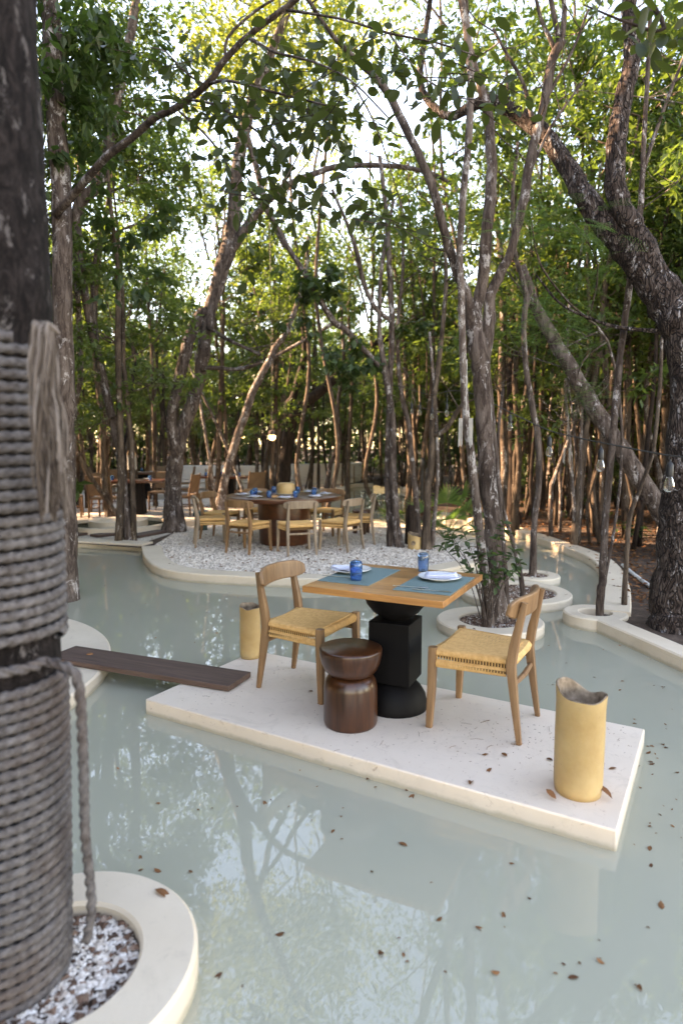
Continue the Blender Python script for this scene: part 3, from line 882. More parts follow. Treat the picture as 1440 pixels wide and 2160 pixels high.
# --- multi-stemmed tree in the near planter
px_tree('multi_stem_tree', 'tall multi-stemmed brown tree in the near round planter, right of the square table',
    [[(1045, 1302, 5.58, 25), (1043, 1240, 5.58, 21), (1040, 1197, 5.58, 19), (1035, 1072, 5.55, 17.5), (1025, 967, 5.55, 18), (1018, 863, 5.55, 17), (1014, 790, 5.55, 19), (1009, 732, 5.55, 21), (995, 686, 5.55, 13), (986, 627, 5.5, 10), (963, 572, 5.5, 9.5), (937, 489, 5.45, 9), (910, 390, 5.4, 9), (865, 290, 5.4, 8.5), (810, 185, 5.4, 8), (750, 125, 5.4, 6), (690, 60, 5.4, 4.5), (620, -60, 5.3, 4), (560, -250, 5.3, 3)],
     [(1008, 740, 5.55, 14), (1004, 663, 5.55, 12), (1016, 595, 5.55, 12), (1027, 480, 5.5, 12.5), (1036, 350, 5.5, 11), (1030, 250, 5.5, 10), (1020, 205, 5.5, 9), (1000, 140, 5.5, 7), (985, 60, 5.5, 6), (975, -40, 5.5, 5), (930, -250, 5.5, 4), (900, -500, 5.5, 3)],
     [(1014, 770, 5.6, 14), (1028, 709, 5.6, 13), (1032, 631, 5.6, 12), (1048, 590, 5.6, 11), (1073, 540, 5.6, 9), (1090, 480, 5.6, 9), (1105, 415, 5.6, 10), (1120, 325, 5.6, 10), (1145, 225, 5.6, 9), (1165, 125, 5.6, 10), (1185, 85, 5.6, 10)],
     [(1180, 95, 5.6, 6), (1165, 20, 5.6, 5), (1150, -60, 5.6, 4), (1120, -300, 5.6, 3)], [(1184, 85, 5.6, 6), (1190, 20, 5.6, 5), (1188, -60, 5.6, 4), (1220, -350, 5.6, 3)], [(1172, 110, 5.6, 5), (1140, 40, 5.6, 4), (1120, -30, 5.6, 3), (1030, -250, 5.6, 2)],
     [(1150, 210, 5.6, 4), (1205, 110, 5.7, 3), (1240, 20, 5.7, 2.5)], [(1113, 370, 5.6, 4), (1160, 270, 5.7, 3), (1230, 170, 5.8, 2)],
     [(1125, 260, 5.6, 5), (1100, 170, 5.6, 4), (1060, 100, 5.6, 3), (1040, 60, 5.6, 3)]],
    M_bark, [(1180, 180, 5.8, (.5, .5, .5), 160), (1060, 60, 5.8, (.5, .5, .4), 160), (780, 60, 5.6, (.5, .4, .3), 120), (980, 700, 5.8, (.25, .25, .3), 110), (1000, 60, 6, (.5, .5, .4), 120), (900, -200, 5.8, (1.0, .9, .5), 800), (1180, -280, 6, (1.0, .9, .5), 800), (650, -220, 5.6, (.8, .8, .45), 600), (1000, -560, 6, (1.2, 1, .6), 800), (780, -420, 6, (.8, .8, .5), 600)], M_leafmid, (.05, .09), 44, tw=3, twL=.8, twr=.007, n=14, W=.42, flare=.12,
    extra=[(M_barkpale, [[(1032, 1326, 5.40, 11), (1027, 1250, 5.42, 11), (1019, 1197, 5.42, 10), (1005, 1072, 5.42, 9), (994, 967, 5.42, 8.5), (982, 884, 5.42, 8), (977, 801, 5.42, 7.5), (975, 755, 5.42, 7.5), (972, 617, 5.42, 7.5), (970, 500, 5.42, 7), (985, 325, 5.42, 7.5), (992, 200, 5.42, 7.5), (985, 75, 5.42, 8), (965, -40, 5.42, 7)]]),
           (M_bark, [[(1068, 1290, 5.66, 7), (1062, 1180, 5.68, 6), (1052, 1050, 5.68, 5), (1040, 900, 5.66, 5), (1026, 760, 5.62, 6)]])])
# --- massive plated tree on the right
px_tree('plated_tree', 'massive scaly-barked tree at the right edge with a great limb arching left',
    [[(1424, 1330, 5.30, 50), (1426, 1290, 5.30, 48), (1432, 1167, 5.30, 45), (1440, 1050, 5.30, 41), (1450, 900, 5.30, 39), (1452, 770, 5.30, 40), (1440, 690, 5.30, 42), (1410, 640, 5.35, 40), (1371, 580, 5.40, 36), (1321, 520, 5.45, 32), (1270, 465, 5.50, 26), (1230, 410, 5.55, 22), (1200, 360, 5.65, 20), (1160, 300, 5.75, 18), (1110, 255, 5.85, 17), (1060, 225, 5.95, 15), (1020, 213, 6.00, 13), (980, 232, 6.05, 10), (945, 245, 6.15, 9), (905, 215, 6.25, 8), (885, 165, 6.25, 7), (895, 80, 6.35, 6), (910, -20, 6.35, 5)],
     [(1385, 590, 5.37, 26), (1345, 500, 5.37, 25), (1315, 450, 5.37, 23), (1296, 385, 5.37, 21), (1300, 300, 5.37, 20), (1315, 200, 5.37, 18.5), (1332, 125, 5.37, 17), (1327, 40, 5.37, 16), (1318, -60, 5.37, 14), (1280, -250, 5.35, 11), (1200, -520, 5.35, 7), (1100, -800, 5.25, 4)],
     [(1440, 720, 5.30, 20), (1470, 640, 5.25, 18), (1500, 520, 5.25, 16)],
     [(1400, 700, 5.35, 5), (1300, 690, 5.55, 4), (1240, 670, 5.65, 3), (1180, 640, 5.75, 2.5), (1130, 580, 5.85, 2)]],
    M_barkplate, [(1180, -420, 6.2, (1.0, .9, .5), 1300), (1040, -720, 6.2, (1.0, .9, .5), 1400), (1350, -250, 6, (.8, .8, .5), 500), (900, -760, 6.4, (1.1, 1, .5), 700), (940, -80, 6.6, (.7, .6, .35), 350)], M_leafdark, (.07, .12), 45, n=16, tw=0, flare=.12)
# --- thin tree in the wall planter
px_tree('slim_tree', 'thin knobbly trunk rising from the planter built onto the right pool wall',
    [[(1263, 1303, 5.62, 7.5), (1267, 1245, 5.62, 8.5), (1270, 1215, 5.62, 8), (1275, 1113, 5.62, 7), (1284, 1009, 5.62, 7), (1292, 917, 5.62, 7), (1298, 842, 5.62, 7.5), (1307, 755, 5.62, 6.5), (1321, 640, 5.62, 7), (1337, 526, 5.62, 6.5), (1346, 480, 5.62, 6), (1352, 400, 5.62, 6), (1357, 300, 5.62, 5), (1365, 150, 5.62, 4.5), (1372, -20, 5.62, 4)],
     [(1356, 360, 5.62, 4.5), (1375, 300, 5.62, 4), (1410, 200, 5.62, 3.5), (1445, 110, 5.62, 3)]],
    M_bark, [(1420, 235, 5.7, (.35, .3, .15), 80)], M_leafdark, (.06, .1), 46, tw=3, twL=.6, twr=.006, flare=.15)
px_tree('slim_tree', 'slender wavy trunk in the farthest small planter of the right channel',
    [[(1123, 1214, 7.47, 7), (1126, 1113, 7.47, 6.5), (1136, 1009, 7.47, 6), (1134, 926, 7.47, 6.5), (1123, 863, 7.47, 6.5), (1112, 800, 7.47, 6), (1105, 740, 7.47, 5.5), (1105, 663, 7.47, 6), (1110, 631, 7.47, 6.5), (1100, 585, 7.47, 5), (1085, 530, 7.47, 4.5), (1080, 420, 7.47, 4), (1092, 300, 7.47, 3.5)]],
    M_bark, [(1090, 380, 7.6, (.6, .6, .5), 300)], M_leafmid, (.06, .1), 47, tw=4, twL=.8, twr=.008, flare=.2)
px_tree('slim_tree', 'short slanting stem in the wide mulch planter behind the leafy shrub',
    [[(1102, 1250, 6.45, 5.5), (1094, 1197, 6.45, 5), (1082, 1147, 6.45, 4.5), (1069, 1105, 6.45, 4), (1057, 1050, 6.4, 4), (1048, 950, 6.4, 3.5), (1060, 820, 6.4, 3)]], M_bark, seed=48, flare=.1, n=7)
# --- leaning trunk in the right forest
px_tree('leaning_tree', 'dark thick trunk leaning left in the forest behind the string lights',
    [[(1440, 1150, 8.5, 21), (1394, 1080, 8.5, 20), (1340, 997, 8.5, 19), (1282, 905, 8.5, 17.5), (1240, 842, 8.6, 17), (1205, 780, 8.6, 15), (1174, 727, 8.7, 14), (1130, 650, 8.8, 12), (1100, 560, 8.8, 9)]],
    M_bark, [(1130, 640, 9, (.7, .6, .5), 500)], M_leaffeather, (.05, .08), 49, n=12, tw=3)
px_tree('slim_tree', 'thin bare stem just outside the right pool wall, bending right',
    [[(1314, 1300, 5.9, 6), (1319, 1197, 6, 5.5), (1327, 1092, 6, 5), (1345, 1040, 6, 4.5), (1360, 1000, 6, 4.5), (1377, 947, 6, 4), (1390, 822, 6.1, 4), (1395, 700, 6.1, 3)]], M_barkfar, seed=50, flare=.1, n=7)
px_tree('pole_tree', 'three pale thin stems close together on the right forest floor',
    [[(1215, 1142, 9.6, 4.5), (1208, 1050, 9.6, 4), (1200, 926, 9.6, 4), (1192, 820, 9.6, 3.5), (1200, 640, 9.6, 3)], [(1217, 1140, 9.6, 4), (1224, 1040, 9.6, 3.6), (1225, 884, 9.6, 3.4), (1238, 760, 9.6, 3)], [(1212, 1140, 9.6, 3.5), (1218, 1020, 9.7, 3), (1208, 900, 9.7, 3), (1196, 800, 9.7, 2.5)]],
    M_barkpale, [(1200, 620, 9.8, (.8, .8, .6), 500)], M_leafmid, (.07, .11), 51, flare=.1, n=7, tw=2)
px_tree('dark_tree', 'dark straight trunk in the forest directly right of the multi-stemmed tree',
    [[(1079, 1098, 12.5, 12), (1078, 1020, 12.5, 11), (1080, 926, 12.5, 10.5), (1076, 800, 12.5, 9), (1085, 640, 12.5, 8), (1080, 480, 12.5, 6)]], M_barkdark, [(1085, 560, 12.7, (1, 1, .8), 900), (1100, 430, 12.7, (1, 1, .8), 900)], M_leafyel, (.08, .13), 52, tw=4)

# --- tree behind the rope tree: long curved branch carrying the big leaves (each leaf a part)
rg = random.Random(60)
p0 = pt(128, 1200, 6.6)
big = thing('big_leaf_tree', 'dark tree behind the rope-wrapped trunk, its long branch reaching across with large oval leaves', 'tree', (p0.x, p0.y, 0))
off = Vector((-p0.x, -p0.y, 0))
mb = MB()
stem(mb, [(138, 1262, 6.6, 22), (138, 1100, 6.6, 21), (137, 900, 6.6, 21), (135, 700, 6.6, 20), (131, 450, 6.6, 20), (121, 280, 6.6, 20), (112, 150, 6.6, 20), (105, 0, 6.6, 18), (100, -80, 6.6, 16)], 14, .06, 4, rg, .4)
mb.v = [(v[0]+off.x, v[1]+off.y, v[2]) for v in mb.v]
mb.build('trunk', M_bark, big, sharp=180)
mb = MB()
main = [(118, 455, 6.5, 8), (170, 395, 6.3, 8), (220, 335, 6.0, 8), (280, 290, 5.8, 7.5), (325, 250, 5.6, 7.5), (375, 225, 5.4, 7), (440, 175, 5.2, 7), (475, 125, 5.1, 6.5), (525, 75, 5.0, 6), (590, 25, 4.9, 6), (650, -20, 4.8, 5)]
stem(mb, main, 9, .05, 4, rg)
LB = [[(440, 178, 5.2, 4), (480, 170, 5.0, 3), (560, 190, 4.8, 3), (640, 210, 4.6, 2.5), (720, 230, 4.4, 2)],
      [(400, 210, 5.3, 3), (450, 220, 5.1, 3), (520, 260, 4.9, 2.5), (590, 320, 4.7, 2)],
      [(378, 235, 5.4, 2.5), (430, 280, 5.4, 2.5), (470, 330, 5.4, 2), (492, 375, 5.4, 1.6)],
      [(525, 80, 5, 4), (580, 110, 4.8, 3), (660, 130, 4.6, 2.5), (740, 170, 4.4, 2), (820, 250, 4.3, 1.5)],
      [(475, 130, 5.1, 3.5), (480, 80, 5.1, 3), (530, 30, 5.1, 3), (590, -10, 5, 2.5)],
      [(600, 20, 4.9, 3), (720, 40, 4.6, 2.5), (820, 70, 4.4, 2.5), (920, 90, 4.3, 2), (1010, 120, 4.2, 1.5)],
      [(440, 182, 5.2, 2), (400, 160, 5.2, 2), (350, 110, 5.2, 1.5), (320, 100, 5.2, 1.2)],
      [(740, 170, 4.4, 2), (790, 260, 4.3, 1.6), (830, 380, 4.2, 1.3), (860, 480, 4.2, 1)],
      [(650, 220, 4.6, 2), (640, 300, 4.5, 1.6), (600, 380, 4.5, 1.4), (560, 440, 4.5, 1)],
      [(820, 70, 4.4, 2), (880, 150, 4.3, 1.6), (950, 200, 4.3, 1.4), (1030, 215, 4.2, 1)]]
for s in LB: stem(mb, s, 5, .04, 3, rg)
mb.v = [(v[0]+off.x, v[1]+off.y, v[2]) for v in mb.v]
mb.build('branch', M_bark, big, sharp=180)
lm = []
for L, W_, fo, cu in ((.108, .056, .3, .15), (.122, .058, .2, .3), (.092, .052, .45, .05), (.112, .050, .35, -.2)):
    me_v, me_f = leaf_shape(L, W_, fo, cu, 8)
    me = bpy.data.meshes.new('leaf'); me.from_pydata(me_v, [], me_f); me.materials.append(M_leafbig)
    me.polygons.foreach_set('use_smooth', [True]*len(me.polygons))
    lm.append(me)
def hang_leaf(parent, p, offv, rgx, meshes, spread=1.0, s=1.0):
    d = Matrix.Rotation(rgx.uniform(0, 6.28), 4, 'Z') @ Matrix.Rotation(rgx.gauss(.55, .45)*spread, 4, 'Y') @ Matrix.Rotation(rgx.gauss(0, .6), 4, 'X') @ Matrix.Scale(s*rgx.uniform(.75, 1.2), 4)
    return link('leaf', rgx.choice(meshes), parent, Matrix.Translation(Vector(p)+offv) @ d)
areas = [(460, 230, 5.1, 60, 50, 22), (540, 230, 4.9, 75, 90, 42), (620, 210, 4.7, 80, 100, 44), (700, 230, 4.5, 70, 110, 34), (560, 350, 4.7, 80, 60, 26), (590, 440, 4.6, 70, 50, 18), (530, 420, 4.8, 45, 50, 10),
         (390, 130, 5.2, 50, 45, 18), (790, 110, 4.4, 90, 60, 16), (850, 160, 4.3, 70, 70, 18), (960, 170, 4.3, 80, 90, 24), (740, 390, 4.3, 45, 60, 12), (800, 440, 4.2, 45, 50, 14), (640, 90, 4.7, 120, 50, 18), (1080, 215, 4.2, 50, 50, 8)]
nl = 0
tw_b = MB()
for cx, cy, Y, sx, sy, cnt in areas:
    k = 0
    while k < cnt and nl < 298:
        hx, hy, hY = cx+rg.gauss(0, sx*.55), cy+rg.gauss(0, sy*.55), Y+rg.gauss(0, .35)
        A = pt(hx, hy, hY)
        m_ = min(rg.randint(3, 6), cnt-k)
        dirv = Vector((rg.uniform(-1, 1), rg.uniform(-.6, .6), rg.uniform(-.6, .15))).normalized()
        ln = .09*m_
        tw_b.tube([A-dirv*ln*.2+off, A+dirv*ln*.5+off, A+dirv*ln+Vector((0, 0, -.02))+off], [.003, .0025, .0015], 4, cap=False)
        side = dirv.cross(Vector((0, 0, 1))).normalized()
        for q in range(m_):
            b = A+dirv*ln*(q+.6)/m_
            sd_ = side*(1 if q % 2 else -1)
            dd = (dirv*.5+sd_+Vector((0, 0, rg.uniform(-.9, .1)))).normalized()
            rot = dd.to_track_quat('X', 'Z').to_matrix().to_4x4() @ Matrix.Rotation(rg.gauss(0, .7), 4, 'X')
            link('leaf', rg.choice(lm), big, Matrix.Translation(b+off) @ rot @ Matrix.Scale(rg.uniform(.75, 1.15), 4))
            nl += 1; k += 1
tag(tw_b.build('twig', M_barkdark, big), kind='stuff')
mb = MB()
for cx, cy, Y, sx, sy, cnt in areas:
    for q in range(int(cnt*1.9)):
        A = pt(cx+rg.gauss(0, sx*.6), cy+rg.gauss(0, sy*.6), Y+.25+rg.gauss(0, .4))+off
        Mx = Matrix.Translation(A) @ Matrix.Rotation(rg.uniform(0, 6.28), 4, 'Z') @ Matrix.Rotation(rg.gauss(.5, .5), 4, 'Y') @ Matrix.Rotation(rg.gauss(0, .7), 4, 'X')
        v_, f_ = leaf_shape(rg.uniform(.07, .125), rg.uniform(.036, .06), rg.uniform(.1, .45), rg.uniform(-.1, .3), 6)
        mb.add([Mx @ Vector(v) for v in v_], f_)
tag(mb.build('foliage', M_leafbig, big), kind='stuff')
cl = [(tuple(pt(*c)+off), r, n_) for c, r, n_ in [((140, 60, 6.8), (.5, .6, .6), 420), ((190, 160, 6.8), (.45, .5, .45), 380), ((140, 220, 6.6), (.4, .5, .4), 260), ((250, 120, 7.2), (.4, .5, .5), 260), ((230, 470, 6.8), (.35, .4, .2), 90), ((330, 450, 6.6), (.35, .4, .2), 80), ((260, 600, 6.6), (.4, .4, .3), 90), ((180, 330, 6.8), (.35, .4, .3), 140)]]
V, Fc = leaf_cloud(cl, rg, .11, .17, .5, .7)
MB().add(V, Fc).build('crown', M_leafdark, big, smooth=False)

# dark leaves hanging in at the top right, on a branch of a tree just outside
p0 = Vector((2.9, 3.1, 0))
ov = thing('overhanging_tree', 'tree at the far right whose large dark leaves hang into the top right corner', 'tree', p0)
mb = MB()
mb.tube([(.25, .1, -.1), (.22, .1, 1.5), (.1, .05, 2.8), (0, 0, 3.8)], [.09, .075, .06, .04], 10, 0, .05)
mb.build('trunk', M_bark, ov, sharp=180)
mb = MB()
B = [Vector((.05, .02, 3.4)), pt(1420, -40, 3.1)-p0, pt(1400, 60, 3.0)-p0, pt(1330, 50, 3.0)-p0, pt(1230, 10, 3.0)-p0]
mb.tube(catmull(B, 4), lerp_list([.02, .012, .009, .006, .003], 4), 6)
mb.build('branch', M_barkdark, ov)
for k in range(34):
    cx, cy = rg.choice([(1340, 20), (1400, 60), (1420, 30), (1320, 70), (1240, 0), (1400, 90), (1370, 0)])
    hang_leaf(ov, pt(cx+rg.gauss(0, 25), cy+rg.gauss(0, 22), 3+rg.gauss(0, .1)), -p0, rg, lm, 1, .85)

# --- feathery foliage tree on the right
def feathery(label, base, fronds, seed, stems):
    rgx = random.Random(seed)
    p0 = Vector((base[0], base[1], 0))
    t = thing('feathery_tree', label, 'tree', p0)
    mb = MB()
    for s in stems: stem(mb, s, 6, .05, 3, rgx)
    mb.v = [(v[0]-p0.x, v[1]-p0.y, v[2]) for v in mb.v]
    mb.build('trunk', M_bark, t, sharp=180)
    for cx, cy, Y, cnt, sp in fronds:
        mb = MB()
        for _ in range(cnt):
            A = pt(cx+rgx.gauss(0, sp), cy+rgx.gauss(0, sp*.5), Y+rgx.gauss(0, .25))-p0
            a = rgx.uniform(0, 6.28); el = rgx.gauss(-.25, .25)
            d = Vector((math.cos(a)*math.cos(el), math.sin(a)*math.cos(el), math.sin(el)))
            s = d.cross(Vector((0, 0, 1))).normalized()
            Lf = rgx.uniform(.22, .34)
            mb.tube([A, A+d*Lf*.5, A+d*Lf+Vector((0, 0, -.04))], [.002, .0015, .001], 3, cap=False)
            for k in range(8):
                q = A+d*Lf*(k+1)/8.5+Vector((0, 0, -.04*(k/8)**2))
                pl = .10*math.sin(math.pi*(k+1.5)/10.5)+.02
                for sg in (-1, 1):
                    pd = (s*sg+d*.45).normalized()
                    nx = pd.cross(Vector((0, 0, 1))).normalized()
                    for e in range(5):
                        b = q+pd*pl*(e+.6)/5
                        for s2 in (-1, 1):
                            l2 = nx*s2*.016+pd*.006
                            mb.add([b, b+l2*.6+pd*.005, b+l2], [(0, 1, 2)])
        mb.build('frond', M_leaffeather, t, smooth=False)
    return t
feathery('feathery-leaved tree with fern-like fronds hanging before the great arching limb', (2.6, 6.4), [(1130, 440, 5.6, 16, 50), (1200, 470, 5.6, 16, 50), (1100, 480, 5.8, 12, 40), (1270, 480, 5.4, 10, 40), (1180, 640, 6.0, 18, 50), (1120, 690, 6.2, 16, 40), (1240, 650, 6.0, 16, 45), (1210, 730, 6.2, 16, 40), (1225, 810, 6.3, 18, 28), (1200, 850, 6.3, 10, 22), (1290, 560, 5.8, 10, 40)], 61,
    [[(1262, 1290, 6.4, 3), (1300, 1080, 6.4, 3), (1310, 900, 6.4, 3), (1280, 720, 6.3, 3), (1200, 640, 6.1, 2.5), (1140, 560, 5.9, 2), (1120, 470, 5.7, 1.5)], [(1280, 720, 6.3, 2), (1230, 760, 6.3, 1.8), (1210, 820, 6.3, 1.2)], [(1240, 680, 6.2, 2), (1260, 560, 5.8, 1.6), (1210, 470, 5.6, 1.2)]])

# --- shrub at the foot of the multi-stemmed tree, each leaf a part
sh = thing('leafy_shrub', 'leafy evergreen shrub growing in the near planter against the multi-stemmed trunks', 'shrub', (1.22, 5.30, -.03))
off = Vector((-1.22, -5.30, .03))
sm = []
for L, W_, fo, cu in ((.072, .034, .2, .15), (.082, .036, .3, .08), (.062, .03, .15, .25)):
    me_v, me_f = leaf_shape(L, W_, fo, cu, 4)
    me = bpy.data.meshes.new('leaf'); me.from_pydata(me_v, [], me_f); me.materials.append(M_leafdark)
    me.polygons.foreach_set('use_smooth', [True]*len(me.polygons)); sm.append(me)
mb = MB()
rg = random.Random(62)
tips = [(945, 1120, 5.2), (970, 1110, 5.2), (1000, 1115, 5.25), (960, 1160, 5.15), (985, 1150, 5.1), (930, 1150, 5.2), (1010, 1150, 5.2), (980, 1190, 5.1), (1005, 1170, 5.2), (1050, 1130, 5.3), (1075, 1120, 5.3), (1060, 1170, 5.15), (1085, 1160, 5.2), (1100, 1180, 5.2), (1045, 1200, 5.1), (1070, 1205, 5.1), (1035, 1165, 5.1), (1020, 1210, 5.1), (1090, 1200, 5.15), (1060, 1100, 5.4), (1050, 1225, 5.1), (950, 1135, 5.1)]
for x, y, Y in tips:
    E_ = pt(x, y, Y)+off
    mid = Vector((E_.x*.45, E_.y*.4, E_.z*.65))
    P = catmull([Vector((rg.uniform(-.03, .03), rg.uniform(-.03, .03), 0)), mid, E_], 3)
    mb.tube(P, lerp_list([.006, .004, .002], 3), 5, cap=False)
    ax = (E_-mid).normalized()
    for q in range(11):
        a = q*2.4+rg.uniform(-.3, .3)
        s1 = ax.cross(Vector((.3, .2, 1))).normalized(); s2 = ax.cross(s1)
        dd = (s1*math.cos(a)+s2*math.sin(a)+ax*rg.uniform(-.1, .7)).normalized()
        b = E_-ax*.10*rg.random()**1.5
        rot = dd.to_track_quat('X', 'Z').to_matrix().to_4x4() @ Matrix.Rotation(rg.gauss(0, .4), 4, 'X')
        link('leaf', rg.choice(sm), sh, Matrix.Translation(b) @ rot @ Matrix.Scale(rg.uniform(.7, 1.15), 4))
mb.build('stem', M_bark, sh)

# --- fan palm on the far side of the island
def fan_palm(label, loc, fr, seed):
    rgx = random.Random(seed)
    t = thing('fan_palm', label, 'palm', loc)
    for az, el, L, rad in fr:
        mb = MB()
        d = Vector((math.cos(az)*math.cos(el), math.sin(az)*math.cos(el), math.sin(el)))
        P = [Vector((0, 0, 0)), d*L*.5+Vector((0, 0, .02)), d*L]
        mb.tube(catmull(P, 2), lerp_list([.008, .006, .004], 2), 5)
        h = d*L
        s = d.cross(Vector((0, 0, 1))).normalized(); u = s.cross(d)
        for k in range(22):
            a = -1.75+3.5*k/21
            dd = (d*math.cos(a)+s*math.sin(a)+u*.12*math.cos(3*a)).normalized()
            l = rad*(1-.12*abs(a))*rgx.uniform(.9, 1.05)
            pr = dd.cross(u).normalized()
            w_ = rad*.045
            tip = h+dd*l+Vector((0, 0, -.12*l))
            mid = h+dd*l*.55
            mb.add([h, mid+pr*w_+u*.008, mid-u*.006, mid-pr*w_+u*.008, tip], [(0, 1, 2), (0, 2, 3), (1, 4, 2), (2, 4, 3)])
        mb.build('frond', M_leaffeather, t, smooth=False)
    return t
fan_palm('green fan palm with pleated fronds on the island, behind the right end trunks', pt(938, 1128, 10.4).xy.to_3d(), [(1.3, 1.15, .62, .42), (.5, .8, .6, .4), (2.4, .75, .6, .42), (-.4, .6, .55, .4), (3.4, .6, .55, .38), (-1.3, .8, .5, .36), (.0, 1.2, .7, .4), (4.3, .5, .5, .36)], 63)
fan_palm('small fan palm leaning left beside the cut stump at the pond', pt(868, 1082, 11.6).xy.to_3d(), [(3.0, .55, .4, .4), (3.5, .75, .45, .38), (2.4, .7, .4, .36), (1.2, .8, .4, .34), (.1, .5, .4, .34)], 64)

# --- tall lacy trees whose crowns fill the upper view
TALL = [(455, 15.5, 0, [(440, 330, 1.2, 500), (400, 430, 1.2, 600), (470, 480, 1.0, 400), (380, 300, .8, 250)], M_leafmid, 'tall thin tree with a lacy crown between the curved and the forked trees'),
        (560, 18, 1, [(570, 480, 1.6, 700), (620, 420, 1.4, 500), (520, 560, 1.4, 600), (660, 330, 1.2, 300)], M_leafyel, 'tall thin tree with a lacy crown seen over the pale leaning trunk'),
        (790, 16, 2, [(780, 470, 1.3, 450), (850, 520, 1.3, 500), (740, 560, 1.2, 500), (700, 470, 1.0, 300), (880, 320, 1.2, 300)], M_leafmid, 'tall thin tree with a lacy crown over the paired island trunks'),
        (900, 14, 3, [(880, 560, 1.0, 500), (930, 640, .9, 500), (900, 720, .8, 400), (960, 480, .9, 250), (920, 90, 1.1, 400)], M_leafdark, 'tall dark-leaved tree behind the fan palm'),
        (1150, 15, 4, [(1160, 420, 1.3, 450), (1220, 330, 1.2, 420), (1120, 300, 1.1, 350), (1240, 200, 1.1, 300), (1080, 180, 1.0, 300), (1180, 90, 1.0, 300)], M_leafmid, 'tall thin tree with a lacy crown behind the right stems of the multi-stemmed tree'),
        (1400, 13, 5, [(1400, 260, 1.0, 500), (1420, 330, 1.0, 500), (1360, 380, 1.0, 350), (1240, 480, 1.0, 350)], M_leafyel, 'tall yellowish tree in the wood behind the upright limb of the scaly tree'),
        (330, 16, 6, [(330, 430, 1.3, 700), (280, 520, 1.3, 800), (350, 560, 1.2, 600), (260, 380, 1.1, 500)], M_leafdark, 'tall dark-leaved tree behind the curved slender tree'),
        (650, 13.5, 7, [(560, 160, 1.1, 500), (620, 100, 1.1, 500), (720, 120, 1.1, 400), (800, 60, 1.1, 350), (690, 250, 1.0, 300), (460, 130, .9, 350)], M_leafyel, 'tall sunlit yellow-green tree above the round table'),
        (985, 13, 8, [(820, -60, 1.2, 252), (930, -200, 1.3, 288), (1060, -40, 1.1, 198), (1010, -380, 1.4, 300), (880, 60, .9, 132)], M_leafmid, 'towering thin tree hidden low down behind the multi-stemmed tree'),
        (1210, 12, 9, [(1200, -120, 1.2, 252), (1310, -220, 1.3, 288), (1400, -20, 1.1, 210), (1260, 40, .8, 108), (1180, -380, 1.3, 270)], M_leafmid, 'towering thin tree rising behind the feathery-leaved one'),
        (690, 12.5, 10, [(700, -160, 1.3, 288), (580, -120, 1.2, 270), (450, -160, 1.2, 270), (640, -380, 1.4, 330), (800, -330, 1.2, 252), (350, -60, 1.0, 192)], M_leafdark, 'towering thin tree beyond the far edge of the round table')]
for px_, Y_, k_, cl_p, lm_, lb_ in TALL:
    r_ = random.Random(400+k_)
    top_ = min(c[1] for c in cl_p)
    main_ = [(px_+r_.uniform(-8, 8), 1080+F*math.tan(math.atan2(CH, Y_)-PITCH), Y_, 5)]+[(px_+r_.uniform(-25, 25)+(cl_p[0][0]-px_)*t_*.5, 1080-(1080-top_)*t_, Y_, 5-3*t_) for t_ in (.1, .3, .5, .7, .9, 1)]
    br_ = [[(px_+(cx-px_)*.25, cy+120, Y_, 2.5), (px_+(cx-px_)*.6, cy+50, Y_, 2), (cx, cy, Y_, 1.3)] for cx, cy, _, _ in cl_p]
    px_tree('tall_tree', lb_, [main_]+br_, M_barkfar, [(cx, cy, Y_+r_.uniform(-.8, .8), (rd, rd, rd*.75), int(n_c*1.3)) for cx, cy, rd, n_c in cl_p], lm_, (.09, .15), 420+k_, tw=2, twL=1.3, n=7, flare=.2)
# --- forest: five kinds built once and copied
def forest_proto(kind, seed):
    rgx = random.Random(seed)
    H = rgx.uniform(6.5, 9.5)
    mb = MB()
    ends = []
    def trunk(x, y, r, h, lean):
        P = []
        dx, dy = lean
        for i in range(7):
            t = i/6
            P.append(Vector((x+dx*t*t+rgx.uniform(-.09, .09), y+dy*t*t+rgx.uniform(-.09, .09), h*t-.1)))
        path = catmull(P, 2)
        mb.tube(path, lerp_list([r*1.25, r, r*.92, r*.85, r*.7, r*.5, r*.22], 2), 7, 0, .06, rg=rgx)
        for k in range(9):
            i = int(len(path)*rgx.uniform(.35, .98))
            twigs(mb, path[min(i, len(path)-1)], rgx, 1, rgx.uniform(.9, 1.9), r*.32, .7, 2, ends)
    stems = 1 if kind not in (1, 4) else rgx.randint(2, 3)
    for s in range(stems):
        trunk(rgx.uniform(-.25, .25)*(stems > 1), rgx.uniform(-.25, .25)*(stems > 1), rgx.uniform(.035, .075), H*rgx.uniform(.8, 1), (rgx.uniform(-.9, .9), rgx.uniform(-.9, .9)))
    cl = []
    for e in ends:
        cl.append((tuple(e), (rgx.uniform(.35, .65), rgx.uniform(.35, .65), rgx.uniform(.25, .45)), rgx.randint(60, 110)))
    if kind not in (1, 4):                          # low leafy growth as well
        for _ in range(22 if kind in (2, 3) else 11):
            cl.append(((rgx.uniform(-.9, .9), rgx.uniform(-.9, .9), rgx.uniform(.8 if kind in (2, 3) else 1.8, 4.8)), (.55, .55, .4), rgx.randint(60, 90)))
    V, Fc = leaf_cloud(cl, rgx, .09, .17, .48, .5)
    return mb, MB().add(V, Fc)
KIND = [('forest_tree', 'slender single-stemmed tree', M_barkfar, M_leafmid),
        ('forest_clump', 'clump of thin tree stems', M_barkfar, M_leafmid),
        ('leafy_forest_tree', 'low-leaved bushy tree', M_barkfar, M_leafdark),
        ('bright_forest_tree', 'yellow-green leafy tree', M_barkfar, M_leafyel),
        ('pale_forest_clump', 'pale clump of tree stems', M_barkpale, M_leafmid)]
protos = []
